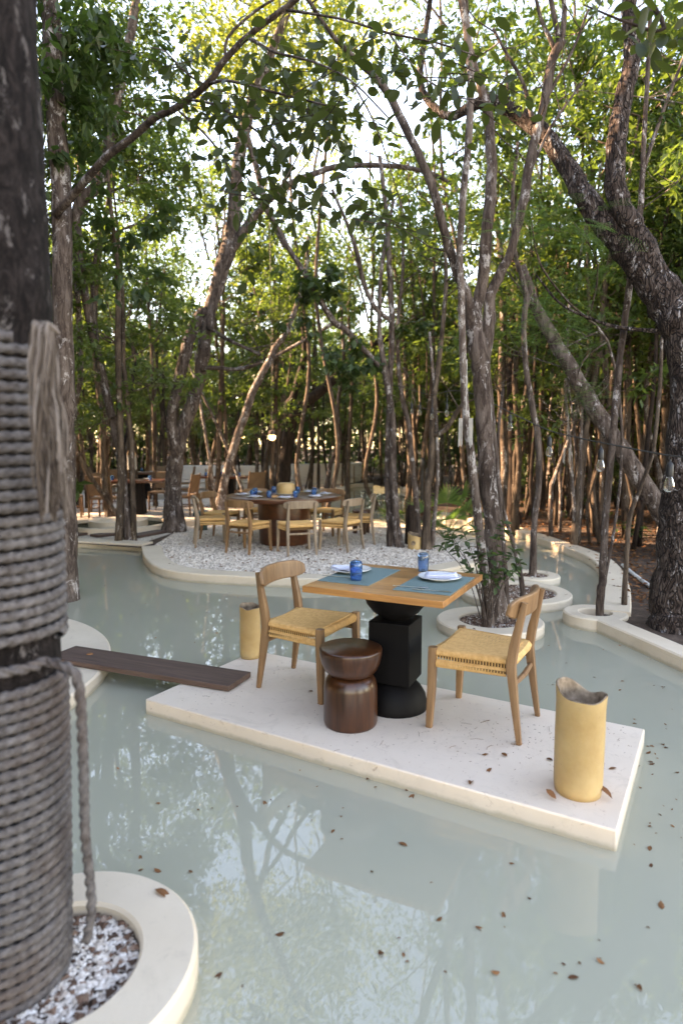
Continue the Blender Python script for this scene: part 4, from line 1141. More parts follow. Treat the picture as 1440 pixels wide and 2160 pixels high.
for k in range(10):
    nm, lb, bm_, lf = KIND[k % 5]
    r_ = thing(nm, lb, 'tree')
    tb, cb = forest_proto(k % 5, 100+k)
    tb.build('trunk', bm_, r_, sharp=180)
    cb.build('crown', lf, r_, smooth=False)
    protos.append(r_)
# broad dense trees added out of view to keep the sun off the pool
shade = thing('added_shade_tree', 'broad dense tree added outside the frame to shade the pool', 'tree', (0, 0, 0), 0, 'dense trees added outside the frame for shade')
rgx = random.Random(140)
mb = MB(); ends = []
mb.tube([(0, 0, -.1), (.1, 0, 2), (.0, .1, 5), (.1, 0, 8.5)], [.16, .13, .1, .04], 9, 0, .05)
for k in range(16): twigs(mb, (0, 0, rgx.uniform(1.5, 7.5)), rgx, 1, rgx.uniform(1.5, 2.6), .04, .5, 2, ends)
mb.build('trunk', M_bark, shade, sharp=180)
cl = [(tuple(e), (.8, .8, .55), 70) for e in ends]+[((rgx.uniform(-2, 2), rgx.uniform(-2, 2), rgx.uniform(.6, 9)), (.9, .9, .6), 80) for _ in range(60)]
V, Fc = leaf_cloud(cl, rgx, .22, .34, .5, .4)
MB().add(V, Fc).build('crown', M_leafdark, shade, smooth=False)
rgx = random.Random(141)
ns_ = 0
row = [(-6.9-1.9*(k % 3)+rgx.uniform(-.4, .4), -1.5+1.15*k) for k in range(12)]  # added row that blocks the low sun from the slab
while ns_ < 69:
    if ns_ < 12: x, y = row[ns_]
    elif ns_ < 66: x, y = rgx.uniform(-30, -6.5), rgx.uniform(-8, 24)
    else: x, y = rgx.uniform(-10, 18), rgx.uniform(-26, -14)
    if ns_ >= 12 and abs(x) < .60*y+3.6 and y > -2: continue
    if abs(x) < .56*y+1.8: x = -.56*y-1.9
    if ns_ >= 12 and -7 < x < 4 and -2.5 < y: continue
    o = shade if ns_ == 0 else copy_tree(shade)
    place(o, (x, y, -.02), rgx.uniform(0, 6.28), s=rgx.uniform(.85, 1.15))
    ns_ += 1
ALIKE = {}
def forest_label(o, kl, x, y):
    if y < 7 or abs(x) > y*.56+.6:
        wh = 'beyond the %s edge of the picture' % ('left' if x < 0 else 'right')
    else:
        u = 720+F*x/y
        wh = ('left of the forked tree' if u < 370 else 'behind the round table' if u < 600 else 'over the right white sofa' if u < 760
              else 'behind the island trunks' if u < 940 else 'behind the multi-stemmed tree' if u < 1130 else 'behind the string lights' if u < 1300 else 'behind the massive scaly trunk')
        wh = ('in the near wood ' if y < 17 else 'in the middle wood ' if y < 28 else 'in the far wood ')+wh
        ALIKE.setdefault(kl+' '+wh, []).append((x/y, o))
    o['label'] = kl+' '+wh
    o['group'] = 'alike: '+kl+' '+wh
def settle_labels():                           # where a few alike stand together, say which by its place
    for lb, L in ALIKE.items():
        if not 1 < len(L) <= 10: continue
        L.sort(key=lambda q: q[0])
        for i, (_, o) in enumerate(L):
            o['label'] = ('leftmost' if i == 0 else 'rightmost' if i == len(L)-1 else ['second-left', 'third-left', 'fourth-left', 'fifth-left', 'sixth-left', 'seventh-left', 'eighth-left', 'ninth-left'][i-1])+' '+lb
rg = random.Random(77)
spots = []
def ok_spot(x, y, dmin):
    if inside((x, y), out2): return False
    if -2.9 < x < 2.6 and 8 < y < 13.2: return False
    if inside((x, y), din) and not (y > 20 and rg.random() < .5) and rg.random() > .12: return False
    if abs(x) < .5*y+1.2 and y < 6.5: return False
    if 2.3 < x < .56*y+.5 and y < 8.6: return False
    return all((x-a)**2+(y-b)**2 > dmin**2 for a, b in spots)
tries = 0
while len(spots) < 275 and tries < 90000:
    tries += 1
    n_ = len(spots)
    if n_ < 115:
        x, y, dm = rg.uniform(-14, 16), rg.uniform(8.5, 24), .7
    else:
        y, dm = rg.uniform(22, 44), .9
        x = rg.uniform(-.62*y, .62*y)
    if ok_spot(x, y, dm): spots.append((x, y))
used = set()
for i, (x, y) in enumerate(spots):
    k = rg.randrange(10)
    if (x < 3 and y < 23) or (x > 2.6 and y < 13): k = rg.choice([1, 6, 1, 6, 4, 9] if x > 2.6 else [1, 6])
    if k in used: o = copy_tree(protos[k])
    else: o = protos[k]; used.add(k)
    forest_label(o, KIND[k % 5][1], x, y)
    place(o, (x, y, -.02), rg.uniform(0, 6.28), s=rg.uniform(.8, 1.15))
# thin bare poles of the right forest
pm = []
for k in range(4):
    rgx = random.Random(200+k)
    mb = MB()
    P = [Vector((rgx.uniform(-.12, .12)*(i > 0), rgx.uniform(-.12, .12)*(i > 0), i*.85-.05)) for i in range(7)]
    mb.tube(catmull(P, 2), lerp_list([.034, .03, .028, .025, .02, .015, .008], 2), 6, 0, .08, rg=rgx)
    for q in range(3): twigs(mb, P[rgx.randint(3, 6)], rgx, 1, .8, .009, .6, 1)
    o = mb.build('sapling', [M_barkfar, M_barkfar, M_barkpale, M_barkdark][k], sharp=180)
    pm.append(o)
n_ = 0
used = set()
while n_ < 250:
    if n_ < 150: x, y = rg.uniform(3.2, 13), rg.uniform(8, 17)
    else: x, y = rg.uniform(-11, 4), rg.uniform(17, 32)
    if inside((x, y), out2) or (2.3 < x < 3.9 and y < 9.5): continue
    k = rg.randrange(4)
    o = pm[k] if k not in used else pm[k].copy()
    if k in used: COL.objects.link(o)
    used.add(k)
    s = rg.uniform(.7, 1.3)
    o.location = (x, y, -.02)
    o.rotation_euler = (rg.uniform(-.12, .12), rg.uniform(-.12, .12), rg.uniform(0, 6.28))
    o.scale = (s*1.1, s*1.1, s)
    tag(o, None, 'sapling')
    forest_label(o, ['thin brown sapling', 'wavy brown sapling', 'thin pale sapling', 'thin dark sapling'][k], x, y)
    n_ += 1
settle_labels()
# far wood as one mass
rgx = random.Random(300)
cl = []
for k in range(760):
    a = rgx.uniform(-1.15, 1.15)
    d = rgx.uniform(42, 70)
    cl.append(((d*math.sin(a), d*math.cos(a), 9.5*rgx.random()**1.5+.2), (2.4, 2.4, 1.7), 55))
V, Fc = leaf_cloud(cl, rgx, .35, .6, .5, .4)
tag(MB().add(V, Fc).build('far_woodland', M_leafdark, smooth=False), kind='stuff')
rgx = random.Random(301)
cl = []
for k in range(1500):
    d = rgx.uniform(34, 46)
    a = rgx.uniform(-1.0, 1.0)
    cl.append(((d*math.sin(a), d*math.cos(a), 0.1+5.6*rgx.random()**1.15), (1.6, 1.6, 1.0), 46))
V, Fc = leaf_cloud(cl, rgx, .26, .44, .5, .4)
tag(MB().add(V, Fc).build('far_thicket', M_leafdark, smooth=False), kind='stuff')
# low undergrowth on the forest floor
cl = []
for k in range(420):
    x, y = (rgx.uniform(3.6, 14), rgx.uniform(8.5, 22)) if k < 80 else (rgx.uniform(-20, 20), rgx.uniform(26, 40))
    if inside((x, y), out2) or x < 3.9 and y < 22: continue
    h = rgx.uniform(.15, .5) if k < 80 else rgx.uniform(.3, 1.7)
    cl.append(((x, y, h), (rgx.uniform(.3, .6), rgx.uniform(.3, .6), h*.9), rgx.randint(30, 60)))
V, Fc = leaf_cloud(cl, rgx, .06, .12, .45, .2)
tag(MB().add(V, Fc).build('undergrowth', M_leafdark, smooth=False), kind='stuff')
# dark dense tree at the right edge
px_tree('dense_tree', 'dense dark-leaved tree behind the massive scaly trunk at the right edge',
    [[(1470, 1120, 9, 9), (1465, 900, 9, 8), (1450, 700, 9, 7), (1420, 500, 9, 5), (1400, 350, 9, 3)]], M_barkdark,
    [(1400, 430, 9, (.7, .7, .6), 1500), (1440, 520, 9, (.7, .7, .5), 1500), (1390, 560, 9.2, (.6, .6, .5), 1000), (1450, 380, 9, (.6, .6, .5), 1000), (1450, 650, 9, (.5, .6, .5), 700)], M_leafdark, (.07, .11), 70)
px_tree('rusty_tree', 'small tree with rust-coloured dying leaves in the right forest',
    [[(1270, 1085, 13, 4), (1265, 900, 13, 4), (1255, 700, 13, 3), (1250, 600, 13, 2)]], M_barkfar,
    [(1260, 600, 13, (.7, .7, .5), 260), (1300, 450, 13.5, (.6, .6, .5), 160), (1250, 420, 13.4, (.5, .6, .5), 100)], M_leafrust, (.08, .13), 71)

# ------------------------------------------------------------------ rope-wrapped tree in front
RC = Vector((-.985, 1.74, 0))
rt = thing('front_tree', 'thick dark trunk at the left edge in front, wrapped in rope up to head height', 'tree', RC)
rg = random.Random(80)
def rtrad(z): return .130+.020*min(1, max(0, (z-1.78)/.08))+.03
def rtcen(z): return Vector((.012*math.sin(z*1.7)+.018*z*(z < 1.8)+.0324*(z >= 1.8), 0, z))
mb = MB()
zs = [i*.08-.2 for i in range(62)]
mb.tube([rtcen(z) for z in zs], [rtrad(z) for z in zs], 26, 0, .035, rg=rg)
mb.build('trunk', M_barkfront, rt, sharp=180)
cl = [((.0+rg.uniform(-1.2, .8), rg.uniform(-1.0, 1.2), rg.uniform(4.6, 6)), (.8, .8, .5), 350) for _ in range(9)]
V, Fc = leaf_cloud(cl, rg, .08, .14)
MB().add(V, Fc).build('crown', M_leafdark, rt, smooth=False)
for _ in range(6): pass
rw = thing('wound_rope', 'thick grey twisted rope wound round the front trunk, with a frayed tassel', 'rope', RC)
def strand(ph):                               # outline of three strands laid together, widest 1.12
    ph = (ph+math.pi/3) % (2*math.pi/3)-math.pi/3
    q = 1.155*math.sin(ph)
    return max(.62, .52*(1.155*math.cos(ph)+math.sqrt(max(0, 1-q*q))))
def coil(z0, z1, pitch, rr, name, seed, tight=1.0):
    rgx = random.Random(seed)
    turns = (z1-z0)/pitch
    seg = 84
    K = int(turns*seg)
    V = np.zeros((K+1, 18, 3))
    zo = np.interp(np.arange(K+1), np.arange(0, K+40, 30), [rgx.uniform(-.0035, .0035) for _ in range(len(np.arange(0, K+40, 30)))])
    for i in range(K+1):
        th = 2*math.pi*i/seg
        z = z0+pitch*i/seg
        c = rtcen(z)
        Rr = rtrad(z)+rr*.8
        er = Vector((math.cos(th), math.sin(th), 0))
        for j in range(18):
            a = 2*math.pi*j/18
            r = rr*strand(a-th*11.0)
            V[i, j] = c+er*(Rr+r*math.cos(a))+Vector((0, 0, r*math.sin(a)*1.02+zo[i]))
    vs = V.reshape(-1, 3).tolist()
    fs = [(i*18+j, i*18+(j+1) % 18, (i+1)*18+(j+1) % 18, (i+1)*18+j) for i in range(K) for j in range(18)]
    return MB().add(vs, fs).build(name, M_rope, rw, sharp=180)
coil(-.03, .885, .0305, .0136, 'rope_coil', 1)
coil(1.0, 1.79, .0305, .0136, 'rope_coil', 2)
def rope_tube(path, rr, name, parent, lay=26):
    path = catmull(path, 14)
    vs = []; L = 0
    up = Vector((0, 1, 0))
    for i, p in enumerate(path):
        t = (path[min(i+1, len(path)-1)]-path[max(i-1, 0)]).normalized()
        up = (up-t*up.dot(t)).normalized(); w_ = t.cross(up)
        if i: L += (p-path[i-1]).length
        for j in range(18):
            a = 2*math.pi*j/18
            r = rr*strand(a-L*lay*2)
            vs.append(p+up*(r*math.cos(a))+w_*(r*math.sin(a)))
    k = len(path)
    fs = [(i*18+j, i*18+(j+1) % 18, (i+1)*18+(j+1) % 18, (i+1)*18+j) for i in range(k-1) for j in range(18)]
    fs += [tuple(range(17, -1, -1)), tuple((k-1)*18+j for j in range(18))]
    return MB().add(vs, fs).build(name, M_rope, parent, sharp=180)
def rp(px, py, Y): return pt(px, py, Y)-RC
arc = []
for q in range(8):
    a = R(-150+q*19)
    z = .955-.002*q
    arc.append(rtcen(z)+Vector((math.cos(a)*(rtrad(z)+.012), math.sin(a)*(rtrad(z)+.012), 0)))
rope_tube(arc+[rp(150, 1412, 1.66), rp(167, 1450, 1.66), rp(173, 1530, 1.67), rp(177, 1640, 1.69), rp(180, 1760, 1.72), rp(189, 1850, 1.75), rp(193, 1920, 1.76), rp(182, 1985, 1.77)], .0135, 'loose_end', rw)
# tassel
mb = MB()
rg = random.Random(81)
knot = rp(92, 690, 1.575)
for k in range(240):
    a = rg.uniform(-1, 1); b = rg.uniform(-1, 1)
    top = knot+Vector((a*.019, b*.014-.006, rg.uniform(-.005, .012)))
    P = [knot+Vector((a*.02+.01, .02, -.012)), top]
    z = top.copy()
    Lt = rg.uniform(.24, .47)
    ph = rg.uniform(0, 6.28)
    for s in range(1, 8):
        t = s/7
        P.append(Vector((top.x+a*.004*t+.012*t*t*(.6+.4*a)+.008*math.sin(ph+t*7), top.y+b*.018*t-.006*math.sin(math.pi*t)+.006*math.cos(ph+t*6), top.z-Lt*t)))
    mb.tube(catmull(P, 2), .0019 if rg.random() < .7 else .003, 4, cap=False)
mb.build('tassel', M_tassel, rw, sharp=180)

# ------------------------------------------------------------------ chairs
def make_chair(label, wm):
    t = thing('dining_chair', label, 'chair')
    HF, HR, XF, XR = .228, .190, .210, -.200        # +X is forward
    ST = .435
    for s in (-1, 1):
        MB().tube([(XF+.012, s*(HF+.008), 0), (XF+.004, s*HF, .2), (XF, s*HF, .40), (XF, s*HF, ST+.012)], [.017, .022, .0235, .022], 12, 0, 0, power=5).build('leg', wm, t)
        MB().tube([(XR-.055, s*(HR+.012), 0), (XR-.026, s*(HR+.006), .2), (XR, s*HR, .40), (XR-.012, s*HR, .50), (XR-.036, s*HR, .62), (XR-.060, s*(HR-.004), .735)], [.014, .020, .026, .025, .020, .015], 12, 0, 0, power=4).build('leg', wm, t)
    MB().tube([(XR-.012, -HR, .30), (XR-.022, 0, .30), (XR-.012, HR, .30)], [.013, .016, .013], 8).build('stretcher', wm, t)
    # curved back plank
    vs = []; K = 20
    for i in range(K+1):
        u = -1+2*i/K
        y = u*.248
        x = XR-.072+.070*u*u+.012
        hh = .056*(1-abs(u)**8*.55)
        zc = .70+.006*(1-u*u)
        nx = 2*.070*u/.248
        nrm = Vector((1, -nx, 0)).normalized()*.0125
        for dx, dz in ((1, -1), (1, 1), (-1, 1), (-1, -1)):
            vs.append((x+nrm.x*dx-dz*.006, y+nrm.y*dx, zc+hh*dz))
    fs = []
    for i in range(K):
        for j in range(4): fs.append((i*4+j, (i+1)*4+j, (i+1)*4+(j+1) % 4, i*4+(j+1) % 4))
    fs += [(0, 1, 2, 3), (K*4+3, K*4+2, K*4+1, K*4)]
    MB().add(vs, fs).build('backrest', wm, t, bevel=.007, seg=3)
    # woven seat
    mb = MB()
    zl, zh = .345, .395
    n = 36
    for i in range(n):                               # cords across the seat, front to back rows
        u = (i+.5)/n
        x = XR+.02+(XF-XR-.035)*u
        hw = HR+(HF-HR)*u-.006
        P = []
        for j in range(9):
            v = -1+2*j/8
            sag = .012*(1-v*v)*math.sin(math.pi*min(1, max(0, u)))
            P.append((x, v*hw, ST-sag+.0008*(-1)**(i+j)))
        mb.tube(P, .0044, 5, 0, cap=False)
    for s in (-1, 1):                                # side skirt: cords down over the two rails, slits between them
        for i in range(48):
            u = (i+.5)/48
            x = XR+.024+(XF-XR-.045)*u
            hw = HR+(HF-HR)*u
            o_ = .001*(-1)**i
            mb.tube([(x, s*(hw-.014), ST+.002), (x, s*(hw+.004), ST-.005), (x, s*(hw+.009+o_), ST-.022), (x, s*(hw+.008), .412), (x, s*(hw-.004), .405)], .0043, 5, 0, cap=False)
            mb.tube([(x, s*(hw-.004), .380), (x, s*(hw+.007), .374), (x, s*(hw+.009-o_), .360), (x, s*(hw+.006), .345), (x, s*(hw-.008), .338)], .0043, 5, 0, cap=False)
            if i % 2: mb.tube([(x, s*(hw+.001), .410), (x, s*(hw+.001), .374)], .0034, 4, 0, cap=False)
    for i in range(52):                              # front and back rail wraps (thin, curved up at the middle)
        u = -1+2*(i+.5)/52
        dz = .012*(1-u*u)
        for X_, H_, sg in ((XF, HF, 1), (XR, HR, -1)):
            y = u*(H_-.02)
            mb.tube([(X_-sg*.03, y, ST-dz+.001), (X_+sg*.004, y, ST-dz+.002), (X_+sg*.016, y, ST-dz-.018), (X_+sg*.010, y, ST-dz-.042+.012*(1-u*u)), (X_-sg*.012, y, ST-dz-.044+.012*(1-u*u))], .0046, 5, 0, cap=False)
    seat = mb.build('woven_seat', M_cord, t)
    core = MB()  # dark filler block and rails, so the gaps between cords look shaded
    core.add([(XR+.015, -HR+.012, ST-.013), (XF-.008, -HF+.012, ST-.013), (XF-.008, HF-.012, ST-.013), (XR+.015, HR-.012, ST-.013),
              (XR+.015, -HR+.012, .35), (XF-.008, -HF+.012, .392), (XF-.008, HF-.012, .392), (XR+.015, HR-.012, .35)],
             [(0, 1, 2, 3), (7, 6, 5, 4), (0, 4, 5, 1), (1, 5, 6, 2), (2, 6, 7, 3), (3, 7, 4, 0)])
    for s in (-1, 1): core.tube([(XR, s*HR, .362), (XF, s*HF, .362)], .012, 6)
    core.build('shade_core_and_rail', M_cordshade, t, smooth=False)
    return t
cl_ = Vector((-.21, 3.99, 0))
chair = make_chair('oak chair with woven cord seat at the left side of the square table', M_chair)
place(chair, loc_slab(-.595, .17), -.50)
chair['group'] = 'oak chairs with woven cord seats'
c2 = copy_tree(chair)
place(c2, (.785, 3.455, 0), math.pi-.52, 'oak chair with woven cord seat at the right side of the square table')
grey = make_chair('greyed oak chair', M_chairgrey)
grey['group'] = 'oak chairs with woven cord seats'

# ------------------------------------------------------------------ square table and what stands on it
TX, TY, TYAW, TW, TD = .314, 3.6497, -.4672, .8062, .7572
TH = .75
tb = thing('square_table', 'square wooden table on a stacked black pedestal on the pale slab', 'table', (TX, TY, 0), TYAW)
ns = 7
rg = random.Random(90)
for k in range(ns):
    wd = TD/ns
    o = MB().box((0, 0, 0), (TW, wd-.0008, .036)).build('plank', M_top, tb, bevel=.0015, seg=1)
    o.location = (0, -TD/2+wd*(k+.5), TH-.018+rg.uniform(-.0003, .0003))
MB().lathe([(.001, .714), (.178, .712), (.186, .705), (.184, .66), (.170, .615), (.135, .57), (.09, .54), (.075, .52), (.0, .519)], 40).build('pedestal_bowl', M_black, tb, sharp=50)
MB().box((0, 0, .345), (.245, .245, .36), .05).build('pedestal_block', M_black, tb, bevel=.006)
MB().lathe([(.001, .18), (.06, .178), (.11, .160), (.150, .125), (.176, .08), (.188, .03), (.189, .004), (.187, 0), (.001, 0)], 40).build('pedestal_dome', M_black, tb, sharp=50)
tcs, tsn = math.cos(TYAW), math.sin(TYAW)
def on_table(x, y, z=0): return Vector((TX+tcs*x-tsn*y, TY+tsn*x+tcs*y, TH+z))
def w2t(p):
    dx, dy = p.x-TX, p.y-TY
    return dx*tcs+dy*tsn, -dx*tsn+dy*tcs
MT = .003
for k, (x, y, lb) in enumerate([(-.235, .02, 'teal woven placemat on the left half of the square table'), (.235, .0, 'teal woven placemat on the right half of the square table')]):
    o = MB().box((0, 0, 0), (.315, .50, MT)).build('placemat', M_matteal)
    o.location = on_table(x, y, MT/2+.0008); o.rotation_euler = (0, 0, TYAW+rg.uniform(-.02, .02))
    tag(o, lb, 'placemat', 'teal placemats on the square table')
def make_plate(label, r=.125):
    t = thing('plate', label, 'plate')
    MB().lathe([(.001, .004), (r*.55, .004), (r*.62, .006), (r*.95, .016), (r, .0185), (r*.995, .021), (r*.94, .0195), (r*.6, .010), (.001, .0085)], 48).build('dish', M_plate, t, sharp=60)
    mb = MB()
    for k in range(40):
        a = 2*math.pi*k/40
        mb.lathe([(.0001, .0012), (.0022, .0004), (.0024, -.001)], 6, (r*.955*math.cos(a), r*.955*math.sin(a), .0200))
    tag(mb.build('rim_dots', M_plateblue, t), kind='stuff')
    MB().lathe([(r*.5, 0), (r*.5, .0045), (r*.46, .0045), (r*.46, 0)], 32, closed=True).build('foot', M_plate, t, sharp=60)
    return t
def make_napkin(label, L=.17, W_=.10, seed=1):
    rgx = random.Random(seed)
    mb = MB()
    for lay in range(3):
        vs = []; nx, ny = 12, 7
        for i in range(nx+1):
            for j in range(ny+1):
                u, v = i/nx, j/ny
                tap = 1-.35*u*(lay+1)/3
                x = (u-.5)*L*(1-.05*lay)
                y = (v-.5)*W_*tap+.01*lay*(u-.3)
                z = .004+.0065*lay+.006*math.sin(u*5+lay)*v+.007*math.sin(math.pi*v)*(.4+u*.6)+rgx.uniform(-.0006, .0006)
                vs.append((x, y, z))
        fs = [(i*(ny+1)+j, (i+1)*(ny+1)+j, (i+1)*(ny+1)+j+1, i*(ny+1)+j+1) for i in range(nx) for j in range(ny)]
        mb.add(vs, fs)
    o = mb.build('napkin', M_napkin, sharp=180)
    so_ = o.modifiers.new('solid', 'SOLIDIFY'); so_.thickness = .0022
    return tag(o, label, 'napkin')
def glass_mesh(m, r=.035, h=.112):
    prof = [(r*.86, 0), (r*.95, .01), (r*1.0, h*.35), (r*1.06, h*.7), (r*1.02, h*.86), (r*.9, h*.96), (r*.7, h), (.001, h),
            (.001, h-.012), (r*.62, h-.012), (r*.84, h*.87), (r*.95, h*.7), (r*.89, h*.35), (r*.82, .01), (r*.78, 0)]
    return MB().lathe(prof[:8]+prof[8:], 32).build('drinking_glass', m, sharp=60)
pz = MT+.001
pa = make_plate('pale speckled plate on the left teal mat of the square table')
P1 = Vector((.055, 3.875, 0)); P2 = Vector((.565, 3.655, 0))
place(pa, (P1.x, P1.y, TH+pz), .3); pa['group'] = 'plates on the square table'
pb = copy_tree(pa)
place(pb, (P2.x, P2.y, TH+pz), 1.1, 'pale speckled plate on the right teal mat of the square table', 'plates on the square table')
o = make_napkin('folded lilac napkin on the left plate of the square table', seed=3); place(o, (P1.x-.03, P1.y, TH+pz+.011), 2.5)
o = make_napkin('folded lilac napkin on the right plate of the square table', .19, .11, 4); place(o, (P2.x+.01, P2.y, TH+pz+.011), -.15)
g = glass_mesh(M_glass); g.location = (.083, 3.625, TH+pz)
tag(g, 'deep blue drinking glass standing before the left plate on the square table', 'glass')
g = glass_mesh(M_glass2, .033, .115); g.location = (.50, 3.895, TH+.0012)
tag(g, 'pale blue drinking glass standing behind the right plate on the square table', 'glass')
def make_cutlery(kind, label):
    mb = MB()
    mb.tube([(-.095, 0, .003), (-.04, 0, .0035), (.02, 0, .004), (.045, 0, .004)], [.0055, .0045, .003, .003], 8, 0, squash=.45)
    if kind == 'fork':
        mb.tube([(.04, 0, .004), (.055, 0, .005), (.065, 0, .005)], [.004, .010, .011], 8, 0, squash=.25)
        for k in range(4): mb.tube([(.063, -.009+.006*k, .005), (.10, -.009+.006*k, .006)], [.0018, .001], 5)
    else:
        mb.tube([(.04, 0, .004), (.06, .001, .004), (.10, .002, .004), (.125, -.003, .004)], [.004, .0085, .008, .002], 8, 0, squash=.18)
    o = mb.build('table_'+kind, M_steel)
    return tag(o, label, kind)
o = make_cutlery('knife', 'steel knife on the left teal mat, beside the deep blue glass'); place(o, on_table(-.33, -.10, pz), TYAW+.05)
o = make_cutlery('fork', 'steel fork on the right teal mat in front of the plate'); place(o, on_table(.15, -.17, pz), TYAW+.12)
o = make_cutlery('knife', 'steel knife on the right teal mat near the table corner'); place(o, on_table(.27, -.20, pz), TYAW+.1)

# ------------------------------------------------------------------ stool, lanterns, plank on and by the slab
s_ = thing('wooden_stool', 'dark walnut stool of a bowl-shaped seat on a drum, before the black pedestal', 'stool', (.05, 3.415, 0))
MB().lathe([(.001, .432), (.16, .430), (.169, .426), (.172, .418), (.170, .39), (.160, .345), (.142, .305), (.12, .285), (.10, .28), (.001, .28)], 44).build('seat', M_stool, s_, sharp=60)
MB().lathe([(.001, .282), (.10, .281), (.122, .270), (.138, .247), (.146, .21), (.148, .02), (.143, .004), (.14, 0), (.001, 0)], 44).build('drum', M_stool, s_, sharp=60)

def make_lantern(label, r, h, loc, seed, dip, rz=0, group='yellow cylindrical lanterns'):
    t = thing('lantern', label, 'lantern', loc, rz, group)
    n = 56
    rgx = random.Random(seed)
    def top(a): return h+dip(a)+.004*math.sin(5*a+seed)
    vs = []
    K = 14
    for i in range(K+1):
        for j in range(n):
            a = 2*math.pi*j/n
            u = i/K
            rr = r*(1+.012*math.sin(2*a+u*3+seed)+.02*math.sin(u*4)*(u < .8)+.05*max(0, u-.85)/.15*.6)
            if i == 0: rr *= .96
            vs.append((rr*math.cos(a), rr*math.sin(a), .0+top(a)*u))
    fs = [(i*n+j, i*n+(j+1) % n, (i+1)*n+(j+1) % n, (i+1)*n+j) for i in range(K) for j in range(n)]
    fs.append(tuple(range(n-1, -1, -1)))
    MB().add(vs, fs).build('shell', M_lantern, t, sharp=180)
    vs = []
    for i, (k, dz) in enumerate([(1.018, -.002), (.98, .003), (.93, -.004), (.86, -.05), (.6, -.085), (.3, -.07), (.01, -.06)]):
        for j in range(n):
            a = 2*math.pi*j/n
            rr = r*k*(1+(.03*rgx.uniform(-1, 1) if i > 1 else .012*math.sin(2*a+3+seed)))
            vs.append((rr*math.cos(a), rr*math.sin(a), top(a)*(1 if i < 3 else .6)+(h*.4 if i >= 3 else 0)+dz+(rgx.uniform(-.008, .008) if i > 2 else 0)))
    fs = [(i*n+j, i*n+(j+1) % n, (i+1)*n+(j+1) % n, (i+1)*n+j) for i in range(6) for j in range(n)]
    MB().add(vs, fs).build('hollow_top', M_lanternin, t, sharp=180)
    return t
def bumpf(a, a0, w_):
    d = (a-a0+math.pi) % (2*math.pi)-math.pi
    return math.exp(-(d/w_)**2)
make_lantern('large yellow log-shaped lantern with ragged hollow top on the near corner of the slab', .103, .455, (1.045, 2.715, 0), 5, lambda a: .035*bumpf(a, 2.5, .9)-.038*bumpf(a, .75, .5)-.02*bumpf(a, 4.5, 1.0), 0)
make_lantern('yellow cylindrical lantern behind the left chair on the slab corner', .073, .375, (-.655, 4.52, 0), 7, lambda a: .012*bumpf(a, 2.2, .7)-.012*bumpf(a, 4.9, .8))
# plank bridge
A, B = Vector((-.645, 3.975, 0)), Vector((-2.02, 4.53, 0))
d = A-B
pl = thing('plank_bridge', 'weathered dark plank bridging from the curved basin to the pale slab', 'plank', (A+B)/2+Vector((0, 0, .002)), math.atan2(d.y, d.x))
MB().box((0, 0, .02), (d.length, .275, .036)).build('board', M_board, pl, bevel=.004)
MB().lathe([(.001, .006), (.02, .005), (.024, 0)], 14, (-.5, .02, .0385)).build('rusty_disc', M_rust, pl)
# underwater lamp
p = at(596, 1716, -.40)
ul = thing('pool_lamp', 'round pale lamp under the water before the slab', 'lamp', (p.x, p.y, -.46))
MB().lathe([(.001, .16), (.06, .155), (.10, .13), (.112, .11), (.115, 0)], 32).build('lens', M_poolamp, ul)
mb = MB()
for k in range(18):
    a = 2*math.pi*k/18
    mb.lathe([(.001, .008), (.006, .005), (.007, -.02)], 6, (.112*math.cos(a), .112*math.sin(a), .118))
tag(mb.build('screw', M_steel, ul), kind='stuff')

# ------------------------------------------------------------------ round table on the island
RT = Vector((-.885, 9.92, 0))
rtb = thing('round_table', 'large round reddish wooden table on a drum base on the gravel island', 'table', RT)
MB().lathe([(.001, .75), (.87, .75), (.885, .742), (.888, .70), (.872, .682), (.80, .678), (.001, .678)], 72).build('tabletop', M_round, rtb, sharp=50)
MB().lathe([(.001, .68), (.40, .68), (.405, .5), (.40, .35), (.385, .15), (.375, 0), (.001, 0)], 40).build('drum_base', M_round, rtb, sharp=50)
LBL = {0: 'front left, back turned', 1: 'front centre, back turned', 2: 'front right', 3: 'right side', 4: 'far left side', 5: 'left side behind the far left chair', 6: 'back right', 7: 'back left'}
seats = [(Vector((-1.33, 9.12, 0)), 'oak chair at the front left of the round table, back to the pool', chair), (Vector((-.62, 9.0, 0)), 'greyed chair at the front centre of the round table, back to the pool', grey),
         (Vector((.0, 9.33, 0)), 'greyed chair at the front right of the round table, seen from behind at an angle', grey), (Vector((.26, 9.95, 0)), 'chair behind the front right one, at the right of the round table', grey),
         (Vector((-1.97, 9.68, 0)), 'greyed chair at the left end of the round table seen from the side', grey), (Vector((-1.98, 10.45, 0)), 'chair half hidden behind the left end chair of the round table', chair),
         (Vector((-.25, 10.95, 0)), 'chair at the far side of the round table, right of the yellow pot', chair), (Vector((-1.4, 11.0, 0)), 'chair at the far side of the round table, left of the yellow pot', chair)]
first = True
for p, lb, src in seats:
    d = RT-p
    if src is grey and first: o = grey; first = False
    else: o = copy_tree(src)
    place(o, (p.x, p.y, 0), math.atan2(d.y, d.x)+rnd.uniform(-.1, .1), lb, 'chairs round the large round table')
